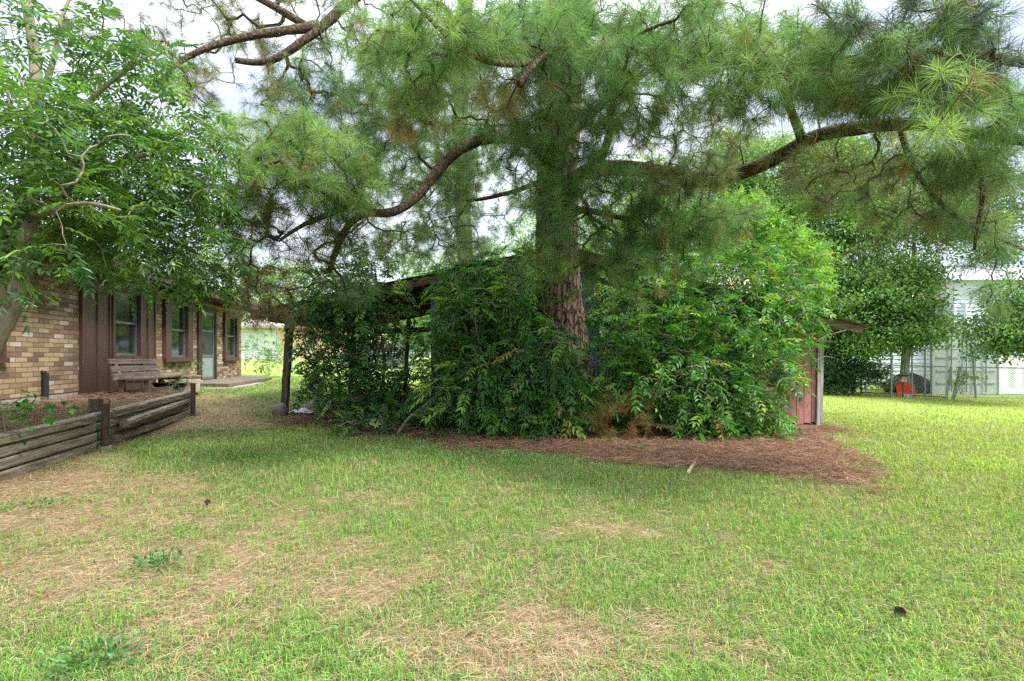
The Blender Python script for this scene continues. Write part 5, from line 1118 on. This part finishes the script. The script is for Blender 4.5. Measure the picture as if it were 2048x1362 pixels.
# sparse grass on the raised bed
x = rng.uniform(-8,-3.6,30000); y = rng.uniform(1,11,30000); o_ = (x-HA[0])*HN[0]+(y-HA[1])*HN[1]; kk = (x<tl(y)-.1)&(o_>.1)&(fbm(x*2.5,y*2.5,3,55)>.47)&(y<9.8); x,y = thin(x,y,kk); n = len(x)
grassgeo(g,x,y,np.full(n,BZ+.035),rng.uniform(.02,.06,n),np.full(n,.004),pal(n,(110,124,54),(140,140,70),(96,116,50)),rng.uniform(.2,1.1,n))
gr = mk('lawn_grass', g, MAT['grass'], None, (0,0,0)); tag(gr,'short patchy lawn grass with dry straw patches','grass',kind='stuff')

# pine straw and thatch: thin curved strands lying about
def strands(g, x, y, z, L, w, cols, tilt=.25):
    n = len(x); a = rng.random(n)*2*math.pi; d = np.stack([np.cos(a),np.sin(a),rng.normal(0,tilt,n)],1)*L[:,None]/2; c = np.stack([x,y,z],1)
    s2 = np.stack([-np.sin(a),np.cos(a),rng.normal(0,.6,n)],1); s2 = unit(s2)*w[:,None]*.5; bend = s2/np.linalg.norm(s2,axis=1)[:,None]*(L*rng.normal(0,.13,n))[:,None]
    m_ = c+bend*np.array([1,1,.2]); m_[:,2] += np.abs(d[:,2])*.4; A = c-d; B_ = c+d
    V = np.stack([A-s2,A+s2,m_+s2,m_-s2,B_+s2,B_-s2],1).reshape(-1,3); V[:,2] = np.maximum(V[:,2],np.repeat(z,6)-.012); i = np.arange(n)*6
    g.add(V,np.concatenate([np.stack([i,i+1,i+2,i+3],-1),np.stack([i+3,i+2,i+4,i+5],-1)]),c=np.repeat(cols,6,0))
g = Geo()
x = rng.uniform(-5,7,230000); y = rng.uniform(4.8,15,230000)**1; y = 4.8+(y-4.8)**1.0; sm = strawmask(x,y); kk = (rng.random(len(x))<sm*np.where(y<SYF,1,.35)); kk &= ~((x>SX0)&(x<SX1)&(y>SYF)); x,y = thin(x,y,kk); n = len(x)
heap = .03*fbm(x*4,y*4,3,21)+.025
strands(g,x,y,gz(x,y)+heap+rng.uniform(0,.035,n),rng.uniform(.08,.2,n),np.full(n,.0034),pal(n,(148,112,88),(118,88,70),(176,142,116),(92,68,56)))
x,y = blades(260000,1.7,12,1.3); dr = drymask(x,y); kk = (rng.random(len(x))<.2+.8*dr)&inside_ok(x,y); x,y = thin(x,y,kk); n = len(x)
strands(g,x,y,gz(x,y)+rng.uniform(.004,.028,n),.02+.05*rng.random(n)+.12*(rng.random(n)<.05),.0018*np.clip(y/4,.8,2.5),pal(n,(152,134,106),(174,156,126),(118,100,78),(192,176,148),(172,122,74)),.12)
x = rng.uniform(-8,-3.6,40000); y = rng.uniform(1,11,40000); o_ = (x-HA[0])*HN[0]+(y-HA[1])*HN[1]; kk = (x<tl(y)-.1)&(o_>.1)&(y<10.2); x,y = thin(x,y,kk); n = len(x)
strands(g,x,y,np.full(n,BZ+.06)+rng.uniform(-.02,.03,n),rng.uniform(.06,.18,n),np.full(n,.0035),pal(n,(132,104,84),(106,84,68),(158,132,108)),.2)
sw = mk('pine_straw', g, MAT['straw'], None, (0,0,0)); tag(sw,'reddish brown fallen pine needles covering the ground beneath the shrubs','pine needles',kind='stuff')

# ------------------------------------------------------------------ camera, sky, light
cam = bpy.data.cameras.new('camera'); co = bpy.data.objects.new('camera', cam); COL.objects.link(co)
co.location = (0,0,CH); co.rotation_euler = (math.pi/2,0,0); cam.sensor_width = 36; cam.lens = 36*F/2048; cam.shift_y = (HZ-681)/2048; cam.clip_end = 3000; cam.clip_start = .05
sc.camera = co
SUN_EL, SUN_AZ = 55, 118     # azimuth measured from +Y towards +X
w = bpy.data.worlds.new('World'); sc.world = w; w.use_nodes = True; nt = w.node_tree; bg = nt.nodes['Background']
sky = nt.nodes.new('ShaderNodeTexSky'); sky.sky_type = 'NISHITA'; sky.sun_disc = False; sky.sun_elevation = math.radians(SUN_EL); sky.sun_rotation = math.radians(SUN_AZ)
tc = nt.nodes.new('ShaderNodeTexCoord'); mp = nt.nodes.new('ShaderNodeMapping'); mp.inputs['Scale'].default_value = (1,1,2.2); nt.links.new(tc.outputs['Generated'], mp.inputs[0])
f = noise(nt, 2.2, 6, mp.outputs[0], .55)
cloud = rampn(nt, [(.34,(3.7,4.1,5.1,1)),(.52,(5.6,5.9,6.7,1)),(.7,(8.0,8.2,8.6,1))], f)
# an overcast sky is about three times brighter overhead than at the horizon
sx = nt.nodes.new('ShaderNodeSeparateXYZ'); nt.links.new(tc.outputs['Generated'], sx.inputs[0])
gr_ = rampn(nt, [(0,(.55,.55,.56,1)),(.4,(.72,.72,.72,1)),(.7,(1.7,1.7,1.68,1)),(1,(2.3,2.3,2.25,1))], sx.outputs[2])
cloud = mixc(nt, cloud, gr_, 1., 'MULTIPLY')
c = mixc(nt, sky.outputs[0], cloud, .88); nt.links.new(c, bg.inputs[0]); bg.inputs[1].default_value = .1
sl = bpy.data.lights.new('sun','SUN'); sl.energy = 2.2; sl.angle = math.radians(12); sl.color = (1,.96,.88); so = bpy.data.objects.new('sun', sl); COL.objects.link(so)
az, el = math.radians(SUN_AZ), math.radians(SUN_EL); dv = Vector((math.sin(az)*math.cos(el), math.cos(az)*math.cos(el), math.sin(el)))
so.rotation_euler = dv.to_track_quat('Z','Y').to_euler(); so.location = (20,10,30)
sc.view_settings.view_transform = 'Standard'; sc.view_settings.look = 'None'; sc.view_settings.gamma = 1; sc.view_settings.exposure = 1.82
cy_ = sc.cycles; cy_.max_bounces = 12; cy_.diffuse_bounces = 9; cy_.transmission_bounces = 9; cy_.glossy_bounces = 2; cy_.transparent_max_bounces = 4
cy_.use_denoising = False
try: cy_.denoiser = 'OPENIMAGEDENOISE'
except Exception: pass
